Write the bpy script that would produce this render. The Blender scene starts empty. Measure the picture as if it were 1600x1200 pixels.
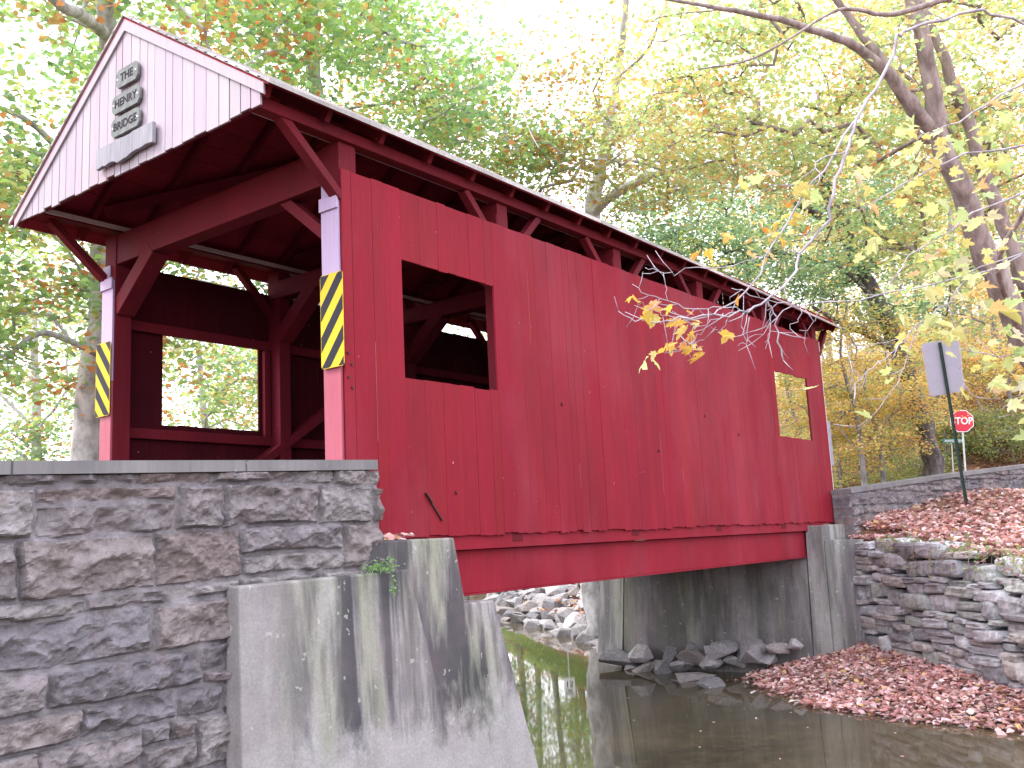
import bpy, bmesh, math
import numpy as np
from mathutils import Vector, Matrix, noise as mnoise

# ------------------------------------------------------------------ camera
SC = bpy.context.scene
F = 1522.0
FW = Vector((0.78468122, 0.59874874, 0.16054695))
RT = Vector((0.61216593, -0.78923466, -0.04859544))
UP = Vector((-0.09761276, -0.13641331, 0.9858312))
CAM = Vector((-6.443, -6.9532, -0.1131))
cd = bpy.data.cameras.new("camera")
cam = bpy.data.objects.new("camera", cd)
SC.collection.objects.link(cam)
cam.matrix_world = Matrix(((RT.x, UP.x, -FW.x, CAM.x), (RT.y, UP.y, -FW.y, CAM.y), (RT.z, UP.z, -FW.z, CAM.z), (0, 0, 0, 1)))
cd.sensor_width = 36
cd.lens = 36 * F / 1600
cd.clip_end = 2000
SC.camera = cam

# ------------------------------------------------------------------ sky and sun
SUN_EL, SUN_AZ = 48, (-0.55, 0.62)
w = bpy.data.worlds.new("World")
SC.world = w
w.use_nodes = True
wn = w.node_tree.nodes
wl = w.node_tree.links
bg = wn["Background"]
sky = wn.new("ShaderNodeTexSky")
sky.sky_type = 'NISHITA'
sky.sun_disc = False
sky.sun_elevation = math.radians(SUN_EL)
sky.sun_rotation = math.atan2(SUN_AZ[0], SUN_AZ[1])
sky.dust_density = 3.0
sky.air_density = 1.0
mx = wn.new("ShaderNodeMixRGB")
mx.inputs[0].default_value = 0.82
mx.inputs[2].default_value = (13.6, 13.5, 14.6, 1)      # bright white overcast
wl.new(sky.outputs[0], mx.inputs[1])
wl.new(mx.outputs[0], bg.inputs[0])
bg.inputs[1].default_value = 0.12
sl = bpy.data.lights.new("sun", 'SUN')
sl.energy = 1.7
sl.angle = math.radians(14)
sl.color = (1.0, 0.97, 0.94)
so = bpy.data.objects.new("sun", sl)
SC.collection.objects.link(so)
sd = Vector((SUN_AZ[0], SUN_AZ[1], math.tan(math.radians(SUN_EL)) * math.hypot(*SUN_AZ)))
so.rotation_euler = sd.to_track_quat('Z', 'Y').to_euler()
SC.view_settings.view_transform = 'Standard'
SC.view_settings.look = 'None'
SC.view_settings.exposure = 1.33
SC.view_settings.gamma = 1
SC.cycles.max_bounces = 6
SC.cycles.diffuse_bounces = 4
SC.cycles.glossy_bounces = 3
SC.cycles.transmission_bounces = 3
SC.cycles.caustics_reflective = False
SC.cycles.caustics_refractive = False
SC.cycles.use_denoising = True

# ------------------------------------------------------------------ helpers
rng = np.random.default_rng(7)


def at(px, py, d):
    return CAM + (FW + RT * ((px - 800) / F) - UP * ((py - 600) / F)) * d


def _h(i, j, k, s):
    n = (i * 73856093) ^ (j * 19349663) ^ (k * 83492791) ^ (s * 2654435761)
    n = (n ^ (n >> 13)) * 1274126177
    n = n & 0xffffffff
    n = ((n ^ (n >> 16)) * 2246822519) & 0xffffffff
    return ((n ^ (n >> 15)) & 0xffffff) / float(0xffffff)


def vnoise(x, y, z=0.0, seed=1):
    x, y, z = np.broadcast_arrays(np.asarray(x, float), np.asarray(y, float), np.asarray(z, float))
    i, j, k = np.floor(x).astype(np.int64), np.floor(y).astype(np.int64), np.floor(z).astype(np.int64)
    fx, fy, fz = x - i, y - j, z - k
    fx, fy, fz = [t * t * (3 - 2 * t) for t in (fx, fy, fz)]
    r = 0
    for a in (0, 1):
        for b in (0, 1):
            for c in (0, 1):
                r = r + _h(i + a, j + b, k + c, seed) * (fx if a else 1 - fx) * (fy if b else 1 - fy) * (fz if c else 1 - fz)
    return r


def fbm(x, y, z=0.0, seed=1, o=4):
    r, a, t = 0, 1.0, 0
    x, y, z = np.asarray(x, float), np.asarray(y, float), np.asarray(z, float)
    for q in range(o):
        r = r + a * vnoise(x, y, z, seed + q)
        t += a
        a *= .5
        x, y, z = x * 2.03, y * 2.03, z * 2.03
    return r / t


def tag(o, label=None, cat=None, group=None, kind=None):
    if label: o["label"] = label
    if cat: o["category"] = cat
    if group: o["group"] = group
    if kind: o["kind"] = kind
    return o


def empty(name, loc, label, cat, group=None):
    o = bpy.data.objects.new(name, None)
    o.empty_display_size = .3
    SC.collection.objects.link(o)
    o.location = loc
    EL[o.name] = Vector(loc)
    return tag(o, label, cat, group)


EL = {}


def npmesh(name, V, Fc, mat, parent=None, col=None, smooth=False, mats=None):
    """V (n,3); Fc either a (m,k) array or a list of index lists; col (n,3) vertex colours"""
    V = np.asarray(V, float)
    if parent is not None:
        V = V - np.array(origin(parent))
    me = bpy.data.meshes.new(name)
    me.vertices.add(len(V))
    me.vertices.foreach_set("co", V.astype(np.float32).ravel())
    if isinstance(Fc, np.ndarray):
        m, k = Fc.shape
        me.loops.add(m * k)
        me.loops.foreach_set("vertex_index", Fc.astype(np.int32).ravel())
        me.polygons.add(m)
        me.polygons.foreach_set("loop_start", np.arange(0, m * k, k, dtype=np.int32))
        me.polygons.foreach_set("loop_total", np.full(m, k, dtype=np.int32))
    else:
        flat = [i for f in Fc for i in f]
        tot = np.array([len(f) for f in Fc], dtype=np.int32)
        st = np.concatenate([[0], np.cumsum(tot)[:-1]]).astype(np.int32)
        me.loops.add(len(flat))
        me.loops.foreach_set("vertex_index", np.array(flat, dtype=np.int32))
        me.polygons.add(len(tot))
        me.polygons.foreach_set("loop_start", st)
        me.polygons.foreach_set("loop_total", tot)
    me.polygons.foreach_set("use_smooth", np.full(len(me.polygons), smooth))
    if col is not None:
        ca = me.color_attributes.new("Col", 'FLOAT_COLOR', 'POINT')
        c4 = np.ones((len(V), 4), np.float32)
        c4[:, :3] = col
        ca.data.foreach_set("color", c4.ravel())
    me.update(calc_edges=True)
    me.validate()
    if mat: me.materials.append(mat)
    o = bpy.data.objects.new(name, me)
    SC.collection.objects.link(o)
    if parent is not None:
        o.parent = parent
    return o


def origin(o):
    v = Vector((0, 0, 0))
    while o is not None:
        v += o.location
        o = o.parent
    return v


class MB:
    def __init__(s):
        s.v, s.f, s.c = [], [], []

    def add(s, vs, fs, c=(1, 1, 1)):
        n = len(s.v)
        s.v += [tuple(v) for v in vs]
        s.c += [c] * len(vs)
        s.f += [[n + i for i in f] for f in fs]

    def box(s, a, b, c=(1, 1, 1)):
        x0, y0, z0 = a
        x1, y1, z1 = b
        s.add([(x0, y0, z0), (x1, y0, z0), (x1, y1, z0), (x0, y1, z0), (x0, y0, z1), (x1, y0, z1), (x1, y1, z1), (x0, y1, z1)],
              [(0, 3, 2, 1), (4, 5, 6, 7), (0, 1, 5, 4), (1, 2, 6, 5), (2, 3, 7, 6), (3, 0, 4, 7)], c)

    def beam(s, p0, p1, wd, ht, up=(0, 0, 1), c=(1, 1, 1)):
        p0, p1 = Vector(p0), Vector(p1)
        d = (p1 - p0).normalized()
        side = d.cross(Vector(up)).normalized() * wd / 2
        u = side.cross(d).normalized() * ht / 2
        vs = [p + a * side + b * u for p in (p0, p1) for a, b in ((-1, -1), (1, -1), (1, 1), (-1, 1))]
        s.add(vs, [(0, 1, 2, 3), (7, 6, 5, 4), (0, 4, 5, 1), (1, 5, 6, 2), (2, 6, 7, 3), (3, 7, 4, 0)], c)

    def prism(s, pts, off, c=(1, 1, 1)):
        """extrude polygon pts (3-D) by vector off"""
        n = len(pts)
        off = Vector(off)
        vs = [Vector(p) for p in pts] + [Vector(p) + off for p in pts]
        s.add(vs, [list(range(n))[::-1], list(range(n, 2 * n))] + [(i, (i + 1) % n, n + (i + 1) % n, n + i) for i in range(n)], c)

    def tube(s, pts, rad, n=6, c=(1, 1, 1), cap=True):
        pts = [Vector(p) for p in pts]
        if not hasattr(rad, '__len__'): rad = [rad] * len(pts)
        vs = []
        prev = None
        for i, p in enumerate(pts):
            d = (pts[min(i + 1, len(pts) - 1)] - pts[max(i - 1, 0)])
            if d.length < 1e-9: d = Vector((0, 0, 1))
            d.normalize()
            a = prev if prev is not None else (Vector((1, 0, 0)) if abs(d.x) < .9 else Vector((0, 1, 0)))
            a = (a - d * a.dot(d))
            if a.length < 1e-6: a = d.orthogonal()
            a.normalize()
            prev = a
            b = d.cross(a)
            for k in range(n):
                t = 2 * math.pi * k / n
                vs.append(p + (a * math.cos(t) + b * math.sin(t)) * rad[i])
        fs = []
        for i in range(len(pts) - 1):
            for k in range(n):
                fs.append((i * n + k, i * n + (k + 1) % n, (i + 1) * n + (k + 1) % n, (i + 1) * n + k))
        if cap:
            fs.append(list(range(n))[::-1])
            fs.append([(len(pts) - 1) * n + k for k in range(n)])
        s.add(vs, fs, c)

    def build(s, name, mat, parent=None, smooth=False, bevel=0, label=None):
        o = npmesh(name, np.array(s.v), s.f, mat, parent, np.array(s.c), smooth)
        if bevel:
            m = o.modifiers.new("bevel", 'BEVEL')
            m.width = bevel
            m.segments = 2
            m.limit_method = 'ANGLE'
        if label: o["label"] = label
        return o


# ------------------------------------------------------------------ materials
def mat(name, rough=.6, spec=.3):
    m = bpy.data.materials.new(name)
    m.use_nodes = True
    n = m.node_tree.nodes
    b = n["Principled BSDF"]
    b.inputs["Roughness"].default_value = rough
    b.inputs["Specular IOR Level"].default_value = spec
    return m, n, m.node_tree.links, b


def nz(n, l, scale, detail=4, rough=.55, stretch=None, coord='Object', dist=0):
    tc = n.new("ShaderNodeTexCoord")
    t = n.new("ShaderNodeTexNoise")
    t.inputs["Scale"].default_value = scale
    t.inputs["Detail"].default_value = detail
    t.inputs["Roughness"].default_value = rough
    t.inputs["Distortion"].default_value = dist
    if stretch:
        mp = n.new("ShaderNodeMapping")
        mp.inputs["Scale"].default_value = stretch
        l.new(tc.outputs[coord], mp.inputs[0])
        l.new(mp.outputs[0], t.inputs["Vector"])
    else:
        l.new(tc.outputs[coord], t.inputs["Vector"])
    return t.outputs["Fac"]


def ramp(n, l, src, stops):
    r = n.new("ShaderNodeValToRGB")
    e = r.color_ramp.elements
    while len(e) < len(stops): e.new(.5)
    for q, (p, c) in zip(e, stops):
        q.position = p
        q.color = (*c, 1) if len(c) == 3 else c
    l.new(src, r.inputs[0])
    return r.outputs[0]


def mixc(n, l, fac, a, b, mode='MIX'):
    m = n.new("ShaderNodeMixRGB")
    m.blend_type = mode
    for i, s in ((0, fac), (1, a), (2, b)):
        if hasattr(s, 'is_linked'):
            l.new(s, m.inputs[i])
        elif isinstance(s, (int, float)):
            m.inputs[i].default_value = s
        else:
            m.inputs[i].default_value = (*s, 1)
    return m.outputs[0]


def bump(n, l, b, src, strength=.3, dist=.02):
    u = n.new("ShaderNodeBump")
    u.inputs["Strength"].default_value = strength
    u.inputs["Distance"].default_value = dist
    l.new(src, u.inputs["Height"])
    l.new(u.outputs[0], b.inputs["Normal"])


def vcol(n):
    a = n.new("ShaderNodeAttribute")
    a.attribute_name = "Col"
    return a.outputs["Color"]


def g3(v): return (v, v, v)


def make_wood(name, c0, c1, rough=.5, spec=.35, speck=(.75, .45, .5), grain=.5, speckthr=.735, fade=0.0):
    m, n, l, b = mat(name, rough, spec)
    a = nz(n, l, 1.6, 5, .6, (1, 1, .35))
    base = ramp(n, l, a, [(.3, c0), (.7, c1)])
    base = mixc(n, l, 1.0, base, vcol(n), 'MULTIPLY')
    g = nz(n, l, 30, 6, .7, (1, 1, .06))
    base = mixc(n, l, grain, base, ramp(n, l, g, [(.3, g3(.74)), (.62, g3(1.08))]), 'MULTIPLY')
    s = nz(n, l, 24, 3, .6, (1, 1, .5))
    base = mixc(n, l, ramp(n, l, s, [(speckthr, g3(0)), (speckthr + .03, g3(.65))]), base, speck)
    fp = nz(n, l, .55, 5, .65, (1, 1, .5))
    base = mixc(n, l, ramp(n, l, fp, [(.48, g3(0)), (.7, g3(fade))]), base, (.36, .10, .14))
    l.new(base, b.inputs["Base Color"])
    l.new(ramp(n, l, a, [(.3, g3(rough - .1)), (.7, g3(rough + .12))]), b.inputs["Roughness"])
    bump(n, l, b, g, .45, .006)
    return m


RED = make_wood("red_painted_wood", (.185, .0095, .021), (.25, .016, .031), .6, .10, fade=.2)
RED_IN = make_wood("shaded_red_timber", (.10, .009, .016), (.15, .013, .023), .65, .10)  # same red darkened, shade under the roof is put into the colour
RED_SH = make_wood("red_sheathing_boards", (.19, .016, .028), (.30, .026, .045), .65, .10)
PALE = make_wood("pale_painted_wood", (.30, .255, .30), (.355, .315, .345), .6, .3, (.50, .16, .30), .45, .69, fade=.30)
PINK = make_wood("pink_sheen_wood", (.36, .26, .42), (.42, .32, .47), .5, .4, (.6, .2, .3), .3)  # post paint with the lilac sheen of the sky put into its colour
ROSE = make_wood("rose_lit_wood", (.34, .068, .105), (.30, .052, .085), .5, .4, (.8, .5, .5), .35)  # post red with bright sky light put into its colour
SHAKE = make_wood("weathered_shingle", (.34, .31, .30), (.50, .48, .48), .8, .1, (.2, .18, .16), .9)
WHITEWOOD = make_wood("pale_edge_board", (.55, .48, .50), (.62, .56, .58), .7, .2)
GREYWOOD = make_wood("grey_weathered_wood", (.21, .205, .235), (.30, .295, .33), .8, .1, (.2, .19, .2), 1.0)


def simple(name, c, rough=.5, spec=.3, metal=0, vary=.15, sc=6):
    m, n, l, b = mat(name, rough, spec)
    a = nz(n, l, sc, 5, .6)
    lo = tuple(max(0, q * (1 - vary)) for q in c)
    hi = tuple(min(1, q * (1 + vary)) for q in c)
    l.new(ramp(n, l, a, [(.3, lo), (.7, hi)]), b.inputs["Base Color"])
    b.inputs["Metallic"].default_value = metal
    return m


YEL = simple("reflective_yellow", (.60, .40, .012), .5, .2, 0, .05)
BLK = simple("sign_black", (.014, .015, .024), .5, .15)
WHT = simple("sign_white", (.80, .80, .84), .4, .4, 0, .04)
SGR = simple("stop_sign_red", (.62, .015, .05), .4, .4, 0, .06)
SGG = simple("street_sign_green", (.01, .22, .18), .4, .4)
ALU = simple("aluminium_sheet", (.46, .47, .58), .5, .4, .1, .05)
POSTG = simple("green_steel_post", (.035, .075, .065), .5, .4, 0, .25)
POSTS = simple("galvanised_post", (.52, .55, .56), .5, .5, .4, .1)
PLAQ = simple("weathered_plaque", (.17, .18, .18), .8, .1, 0, .25, 12)
PLAQT = simple("plaque_lettering", (.035, .03, .04), .8, .1)
IRON = simple("rusty_bolt", (.06, .02, .02), .6, .3)
ASPH = simple("asphalt", (.06, .058, .056), .9, .1, 0, .3, 20)


def mat_stone(name, bsc=40, bs=.5, moss=.0, stain=.55):
    m, n, l, b = mat(name, .85, .15)
    c = vcol(n)
    a = nz(n, l, 9, 8, .7)
    c = mixc(n, l, 1, c, ramp(n, l, a, [(.25, (.45, .43, .44)), (.5, (.98, .96, .97)), (.75, (1.6, 1.58, 1.65))]), 'MULTIPLY')
    st = nz(n, l, 2.2, 6, .7, None, 'Object', 1.0)
    c = mixc(n, l, ramp(n, l, st, [(.56, g3(0)), (.72, g3(stain))]), c, (.155, .10, .085))
    wl_ = nz(n, l, 14, 6, .75)
    c = mixc(n, l, ramp(n, l, wl_, [(.62, g3(0)), (.72, g3(.6))]), c, (.36, .345, .385))
    dk = nz(n, l, 4.5, 5, .7)
    c = mixc(n, l, ramp(n, l, dk, [(.58, g3(0)), (.75, g3(.6))]), c, (.05, .048, .06))
    if moss:
        ms = nz(n, l, 5, 5, .7)
        c = mixc(n, l, ramp(n, l, ms, [(.5, g3(0)), (.66, g3(moss))]), c, (.14, .17, .06))
    l.new(c, b.inputs["Base Color"])
    bump(n, l, b, nz(n, l, bsc, 8, .75), bs, .02)
    return m


STONE = mat_stone("rock_faced_stone", 34, .7)
DSTONE = mat_stone("dry_stone", 30, .5, .0, .08)
ROCK = mat_stone("creek_rock", 12, .4)


def mat_concrete(name, dark=1.0, green=.62, tide=1.22, cc=((.29, .28, .285), (.39, .38, .39))):
    m, n, l, b = mat(name, .85, .15)
    a = nz(n, l, 3, 8, .7)
    c = ramp(n, l, a, [(.3, cc[0]), (.7, cc[1])])
    sp = nz(n, l, 38, 6, .75)
    c = mixc(n, l, .8, c, ramp(n, l, sp, [(.3, g3(.68)), (.7, g3(1.2))]), 'MULTIPLY')
    tc = n.new("ShaderNodeTexCoord")
    sx = n.new("ShaderNodeSeparateXYZ")
    l.new(tc.outputs["Object"], sx.inputs[0])
    # ragged lower limit of the weather stains
    lim = nz(n, l, 3.2, 6, .65, (1, 1, .6))
    ad = n.new("ShaderNodeMath")
    ad.operation = 'MULTIPLY_ADD'
    l.new(lim, ad.inputs[0])
    ad.inputs[1].default_value = 1.5
    l.new(sx.outputs["Z"], ad.inputs[2])
    mask = ramp(n, l, mathadd(n, l, ad.outputs[0], 3.5, .12), [((tide + .75 + 3.5) * .12 - .018, g3(0)), ((tide + .75 + 3.5) * .12 + .022, g3(1))])
    wx = n.new('ShaderNodeMapRange')
    l.new(sx.outputs['X'], wx.inputs[0])
    wx.inputs[1].default_value, wx.inputs[2].default_value = -1.6, -.55
    wx.inputs[3].default_value, wx.inputs[4].default_value = .22, 1.0
    mask = mixc(n, l, 1, mask, wx.outputs[0], 'MULTIPLY')
    gr = nz(n, l, 2.6, 4, .6, (1, 1, .10))
    c = mixc(n, l, mixc(n, l, 1, ramp(n, l, gr, [(.44, g3(0)), (.60, g3(.75 * green))]), mask, 'MULTIPLY'), c, (.21, .24, .12))
    st = nz(n, l, 2.1, 5, .62, (1, 1, .13), 'Object', .3)
    c = mixc(n, l, mixc(n, l, 1, ramp(n, l, st, [(.42, g3(0)), (.54, g3(.92 * dark))]), mask, 'MULTIPLY'), c, (.045, .043, .052))
    s2 = nz(n, l, 7, 5, .6, (1, 1, .12))
    c = mixc(n, l, mixc(n, l, 1, ramp(n, l, s2, [(.5, g3(0)), (.62, g3(.6 * dark))]), mask, 'MULTIPLY'), c, (.075, .07, .08))
    li = nz(n, l, 9, 3, .5)
    c = mixc(n, l, ramp(n, l, li, [(.68, g3(0)), (.70, g3(.55))]), c, (.45, .46, .42))
    pk = nz(n, l, .9, 4, .6)
    c = mixc(n, l, ramp(n, l, pk, [(.42, g3(0)), (.62, g3(.18))]), c, (.36, .27, .30))
    l.new(c, b.inputs["Base Color"])
    bump(n, l, b, nz(n, l, 35, 8, .75), .5, .015)
    return m


def mathadd(n, l, src, add, mul):
    q = n.new("ShaderNodeMath")
    q.operation = 'ADD'
    l.new(src, q.inputs[0])
    q.inputs[1].default_value = add
    r = n.new("ShaderNodeMath")
    r.operation = 'MULTIPLY'
    l.new(q.outputs[0], r.inputs[0])
    r.inputs[1].default_value = mul
    return r.outputs[0]


CONC = mat_concrete("stained_concrete")
CONC2 = mat_concrete("grey_concrete", .6, .4, .35)
CONC3 = mat_concrete("shaded_concrete", .6, .5, .2, ((.21, .20, .20), (.30, .29, .29)))  # grey concrete darkened, shade under the bridge is put into the colour
CAPM = make_wood("cap_concrete", (.14, .135, .145), (.25, .24, .25), .85, .1, (.32, .33, .28), .5, .66)


def mat_leaf(name, trans=.5, rough=.5):
    m = bpy.data.materials.new(name)
    m.use_nodes = True
    n, l = m.node_tree.nodes, m.node_tree.links
    n.remove(n["Principled BSDF"])
    out = n["Material Output"]
    c = vcol(n)
    d = n.new("ShaderNodeBsdfDiffuse")
    t = n.new("ShaderNodeBsdfTranslucent")
    l.new(c, d.inputs[0])
    l.new(mixc(n, l, 1, c, (1.05, 1.05, .9), 'MULTIPLY'), t.inputs[0])
    m1 = n.new("ShaderNodeMixShader")
    m1.inputs[0].default_value = trans
    l.new(d.outputs[0], m1.inputs[1])
    l.new(t.outputs[0], m1.inputs[2])
    g = n.new("ShaderNodeBsdfGlossy")
    g.inputs["Roughness"].default_value = rough
    m2 = n.new("ShaderNodeMixShader")
    m2.inputs[0].default_value = .05
    l.new(m1.outputs[0], m2.inputs[1])
    l.new(g.outputs[0], m2.inputs[2])
    l.new(m2.outputs[0], out.inputs[0])
    return m


LEAF = mat_leaf("autumn_foliage", .55)
LITTER = mat_leaf("dry_leaf", .2, .6)


def mat_bark(name, c0, c1, sc=6, st=(1, 1, .3), bs=.6):
    m, n, l, b = mat(name, .85, .15)
    a = nz(n, l, sc, 6, .65, st)
    l.new(ramp(n, l, a, [(.38, c0), (.62, c1)]), b.inputs["Base Color"])
    bump(n, l, b, nz(n, l, 22, 6, .7, (1, 1, .25)), bs, .03)
    return m


BARK_SYC = mat_bark("sycamore_bark", (.26, .25, .25), (.62, .62, .64), 2.5, (1, 1, .7), .2)
BARK_RED = mat_bark("reddish_bark", (.17, .135, .125), (.35, .29, .28))
BARK_DARK = mat_bark("dark_bark", (.07, .06, .062), (.19, .165, .17))
BARK_GREY = mat_bark("grey_bark", (.16, .15, .16), (.34, .31, .33))
BARK_TWIG = mat_bark("twig_bark", (.27, .235, .275), (.47, .43, .485), 8)

# ------------------------------------------------------------------ terrain
WALL_A = np.array([12.35, -.72])
WALL_B = np.array([5.1, -8.1])
WU = (WALL_B - WALL_A) / np.linalg.norm(WALL_B - WALL_A)
WN = np.array([WU[1], -WU[0]])          # points toward the stream
if WN @ np.array([-1, 1]) < 0: WN = -WN
RIGHT = [(-8, -22), (5.5, -8.5), (12.75, -1.12), (12.45, -.1), (12.45, 4.5), (13.0, 5.3), (15.5, 7.3), (18.3, 10.7), (22, 15.7), (31, 25), (60, 52), (130, 115)]
LEFT = [(-60, -30), (-25, -1), (-8, .12), (.55, .12), (.55, 4.6), (4, 8.5), (8, 15), (14, 24), (30, 42), (110, 130)]
CH = np.array(RIGHT + LEFT[::-1])


def inside(x, y, poly):
    c = np.zeros(x.shape, bool)
    n = len(poly)
    for i in range(n):
        x0, y0 = poly[i]
        x1, y1 = poly[(i + 1) % n]
        if y0 == y1: continue
        c ^= ((y0 > y) != (y1 > y)) & (x < (x1 - x0) * (y - y0) / (y1 - y0) + x0)
    return c


def dpoly(x, y, pts):
    best = np.full(x.shape, 1e9)
    for (x0, y0), (x1, y1) in zip(pts[:-1], pts[1:]):
        dx, dy = x1 - x0, y1 - y0
        t = np.clip(((x - x0) * dx + (y - y0) * dy) / (dx * dx + dy * dy), 0, 1)
        best = np.minimum(best, np.hypot(x - x0 - t * dx, y - y0 - t * dy))
    return best


def sst(a, b, x):
    t = np.clip((x - a) / (b - a), 0, 1)
    return t * t * (3 - 2 * t)


def zroad(x): return np.interp(x, [-60, -8, 0, 13, 21, 31, 40], [-.6, -.3, -.05, -.05, .45, 1.05, 1.3])


def ypar(x): return -.38 - .204 * (x - 12.9)


def terrain(x, y):
    x, y = np.asarray(x, float), np.asarray(y, float)
    ins = inside(x, y, CH)
    dR, dL = dpoly(x, y, RIGHT), dpoly(x, y, LEFT)
    left = dL < dR
    # left bank
    zl = np.where(y < .5, -.35 + 0 * x, np.interp(dL, [0, 1, 4, 12], [-2.85, -2.2, -.9, -.5]))
    zl = np.where((x < 1.9) & (y > -.6) & (y < 5.2), zroad(x), zl)
    # right bank
    g = zroad(x)
    lower = sst(4.5, 12, y)
    g = g * (1 - lower) + (-.45) * lower
    rip = np.interp(dR, [0, .4, 3.0, 4.6, 9, 13], [-2.95, -2.75, -1.55, -1.15, -.55, -.45])
    zr_up = np.where(y > 4.2, np.minimum(g, rip), g)
    zr_up = np.where((y > 4.2) & (x < 14.5) & (y < 5.6), np.minimum(zr_up, -.8), zr_up)
    s = (x - WALL_A[0]) * WN[0] + (y - WALL_A[1]) * WN[1]      # >0 toward the stream
    t = (x - WALL_A[0]) * WU[0] + (y - WALL_A[1]) * WU[1]
    ztop = np.interp(t, [0, 5, 10.4, 20], [-.42, -.68, -.9, -1.0])
    yp = ypar(np.maximum(x, 12.9))
    zp = np.interp(x, [9, 12.9, 17.8, 21.4, 30], [-.2, -.1, .62, .86, 1.25])
    sb = np.maximum(-s - .25, 0)
    q = sb / (sb + np.maximum(yp - y, 0) + .02)
    zbank = ztop * (1 - q) + zp * q
    zr_dn = np.where(y < yp + .1, zbank, g)
    dn = (y < ypar(np.maximum(x, 12.9)) + .1)
    zr = np.where(dn & (-s > .1) & (t > -3), zr_dn, zr_up)
    zr = np.where((x > 11.9) & (x < 13.15) & (y < -.15) & (y > -1.4), np.minimum(zr, -.40), zr)
    hill = (np.clip((x - 33.5) * .42, 0, 9) + np.clip((x - 54) * .15, 0, 10)) * sst(-60, -20, y) * sst(50, 22, y) + np.clip((x - 60) * .10, 0, 10)
    hill2 = np.clip((y - 34) * .08, 0, 9)
    zr = zr + hill + hill2 * sst(20, 60, x)
    zo = np.where(left, zl, zr)
    # stream bed and leaf bar
    wd = np.interp(t, [-3.6, -2.2, 0, 3.26, 4.7, 5.65, 9], [.2, 1.3, 2.45, 2.4, 1.7, 1.0, .6])
    zb = np.interp(t, [-3, 0, 5, 9], [-2.35, -2.25, -2.5, -2.6])
    bar = zb - (zb + 2.8) * np.clip(s / wd, -.2, 3) ** 1
    bar = np.where((t > -3.8) & (s < 6) & (x > 4), bar, -3.1)
    zi = np.maximum(-3.1, bar)
    z = np.where(ins, zi, zo)
    near = np.exp(-(((x - CAM.x) / 1.6) ** 2 + ((y - CAM.y) / 1.6) ** 2) * 1.5)
    z = np.where(ins, np.maximum(z, -3.1 + 1.3 * near), z)
    return z + np.where(ins, .03, .08) * (fbm(x * .9, y * .9, 0, 5) - .5)


def axis(lo, a, b, hi, st, k=1.12):
    c = list(np.arange(a, b + 1e-6, st))
    d = st
    v = b
    while v < hi:
        d *= k
        v += d
        c.append(v)
    d = st
    v = a
    while v > lo:
        d *= k
        v -= d
        c.insert(0, v)
    return np.array(c)


gx = axis(-400, -12, 38, 500, .25)
gy = axis(-400, -13, 30, 500, .25)
X, Y = np.meshgrid(gx, gy)
Z = terrain(X, Y)
V = np.stack([X.ravel(), Y.ravel(), Z.ravel()], 1)
ny, nx = X.shape
idx = np.arange(nx * ny).reshape(ny, nx)
Q = np.stack([idx[:-1, :-1].ravel(), idx[:-1, 1:].ravel(), idx[1:, 1:].ravel(), idx[1:, :-1].ravel()], 1)
lit = np.array([.20, .115, .085])
grs = np.array([.13, .22, .045])
mud = np.array([.13, .105, .085])
gm = np.clip(sst(8, 13, V[:, 1]) * sst(13, 16, V[:, 0]) * sst(-1.6, -1.1, V[:, 2]), 0, 1) * sst(52, 40, V[:, 0])
gm = gm * sst(.3, .55, fbm(V[:, 0] * .6, V[:, 1] * .6, 0, 9) + .15)
mm = sst(-2.3, -2.75, V[:, 2])
C3 = lit[None] * (1 - gm[:, None]) + grs[None] * gm[:, None]
C3 = C3 * (1 - mm[:, None]) + mud[None] * mm[:, None]
m, n, l, b = mat("leafy_earth", .9, .1)
a = nz(n, l, 3.5, 8, .75)
c = mixc(n, l, 1, vcol(n), ramp(n, l, a, [(.3, g3(.5)), (.7, (1.45, 1.35, 1.25))]), 'MULTIPLY')
l.new(c, b.inputs["Base Color"])
bump(n, l, b, nz(n, l, 9, 8, .75), .6, .08)
ground = npmesh("ground", V, Q, m, None, C3, True)
tag(ground, kind="structure")

# water
m, n, l, b = mat("creek_water", .03, .5)
a = nz(n, l, 1.3, 6, .7, (1, 1, 1))
c = ramp(n, l, a, [(.3, (.05, .044, .028)), (.7, (.11, .095, .062))])
vo = n.new("ShaderNodeTexVoronoi")
vo.inputs["Scale"].default_value = 5
tcn = n.new("ShaderNodeTexCoord")
l.new(tcn.outputs["Object"], vo.inputs["Vector"])
bd = nz(n, l, .35, 4, .6)
c = mixc(n, l, ramp(n, l, bd, [(.4, g3(0)), (.62, g3(.8))]), c, (.15, .118, .068))
c = mixc(n, l, .3, c, ramp(n, l, vo.outputs["Distance"], [(.1, (.11, .095, .07)), (.6, (.03, .026, .02))]))
l.new(c, b.inputs["Base Color"])
b.inputs["IOR"].default_value = 1.36
bump(n, l, b, nz(n, l, 2.2, 3, .5, (1, 1, 1)), .022, .02)
wv = [(-120, -120, -2.8), (200, -120, -2.8), (200, 200, -2.8), (-120, 200, -2.8)]
tag(npmesh("water", wv, [[0, 1, 2, 3]], m), kind="structure")

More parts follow.
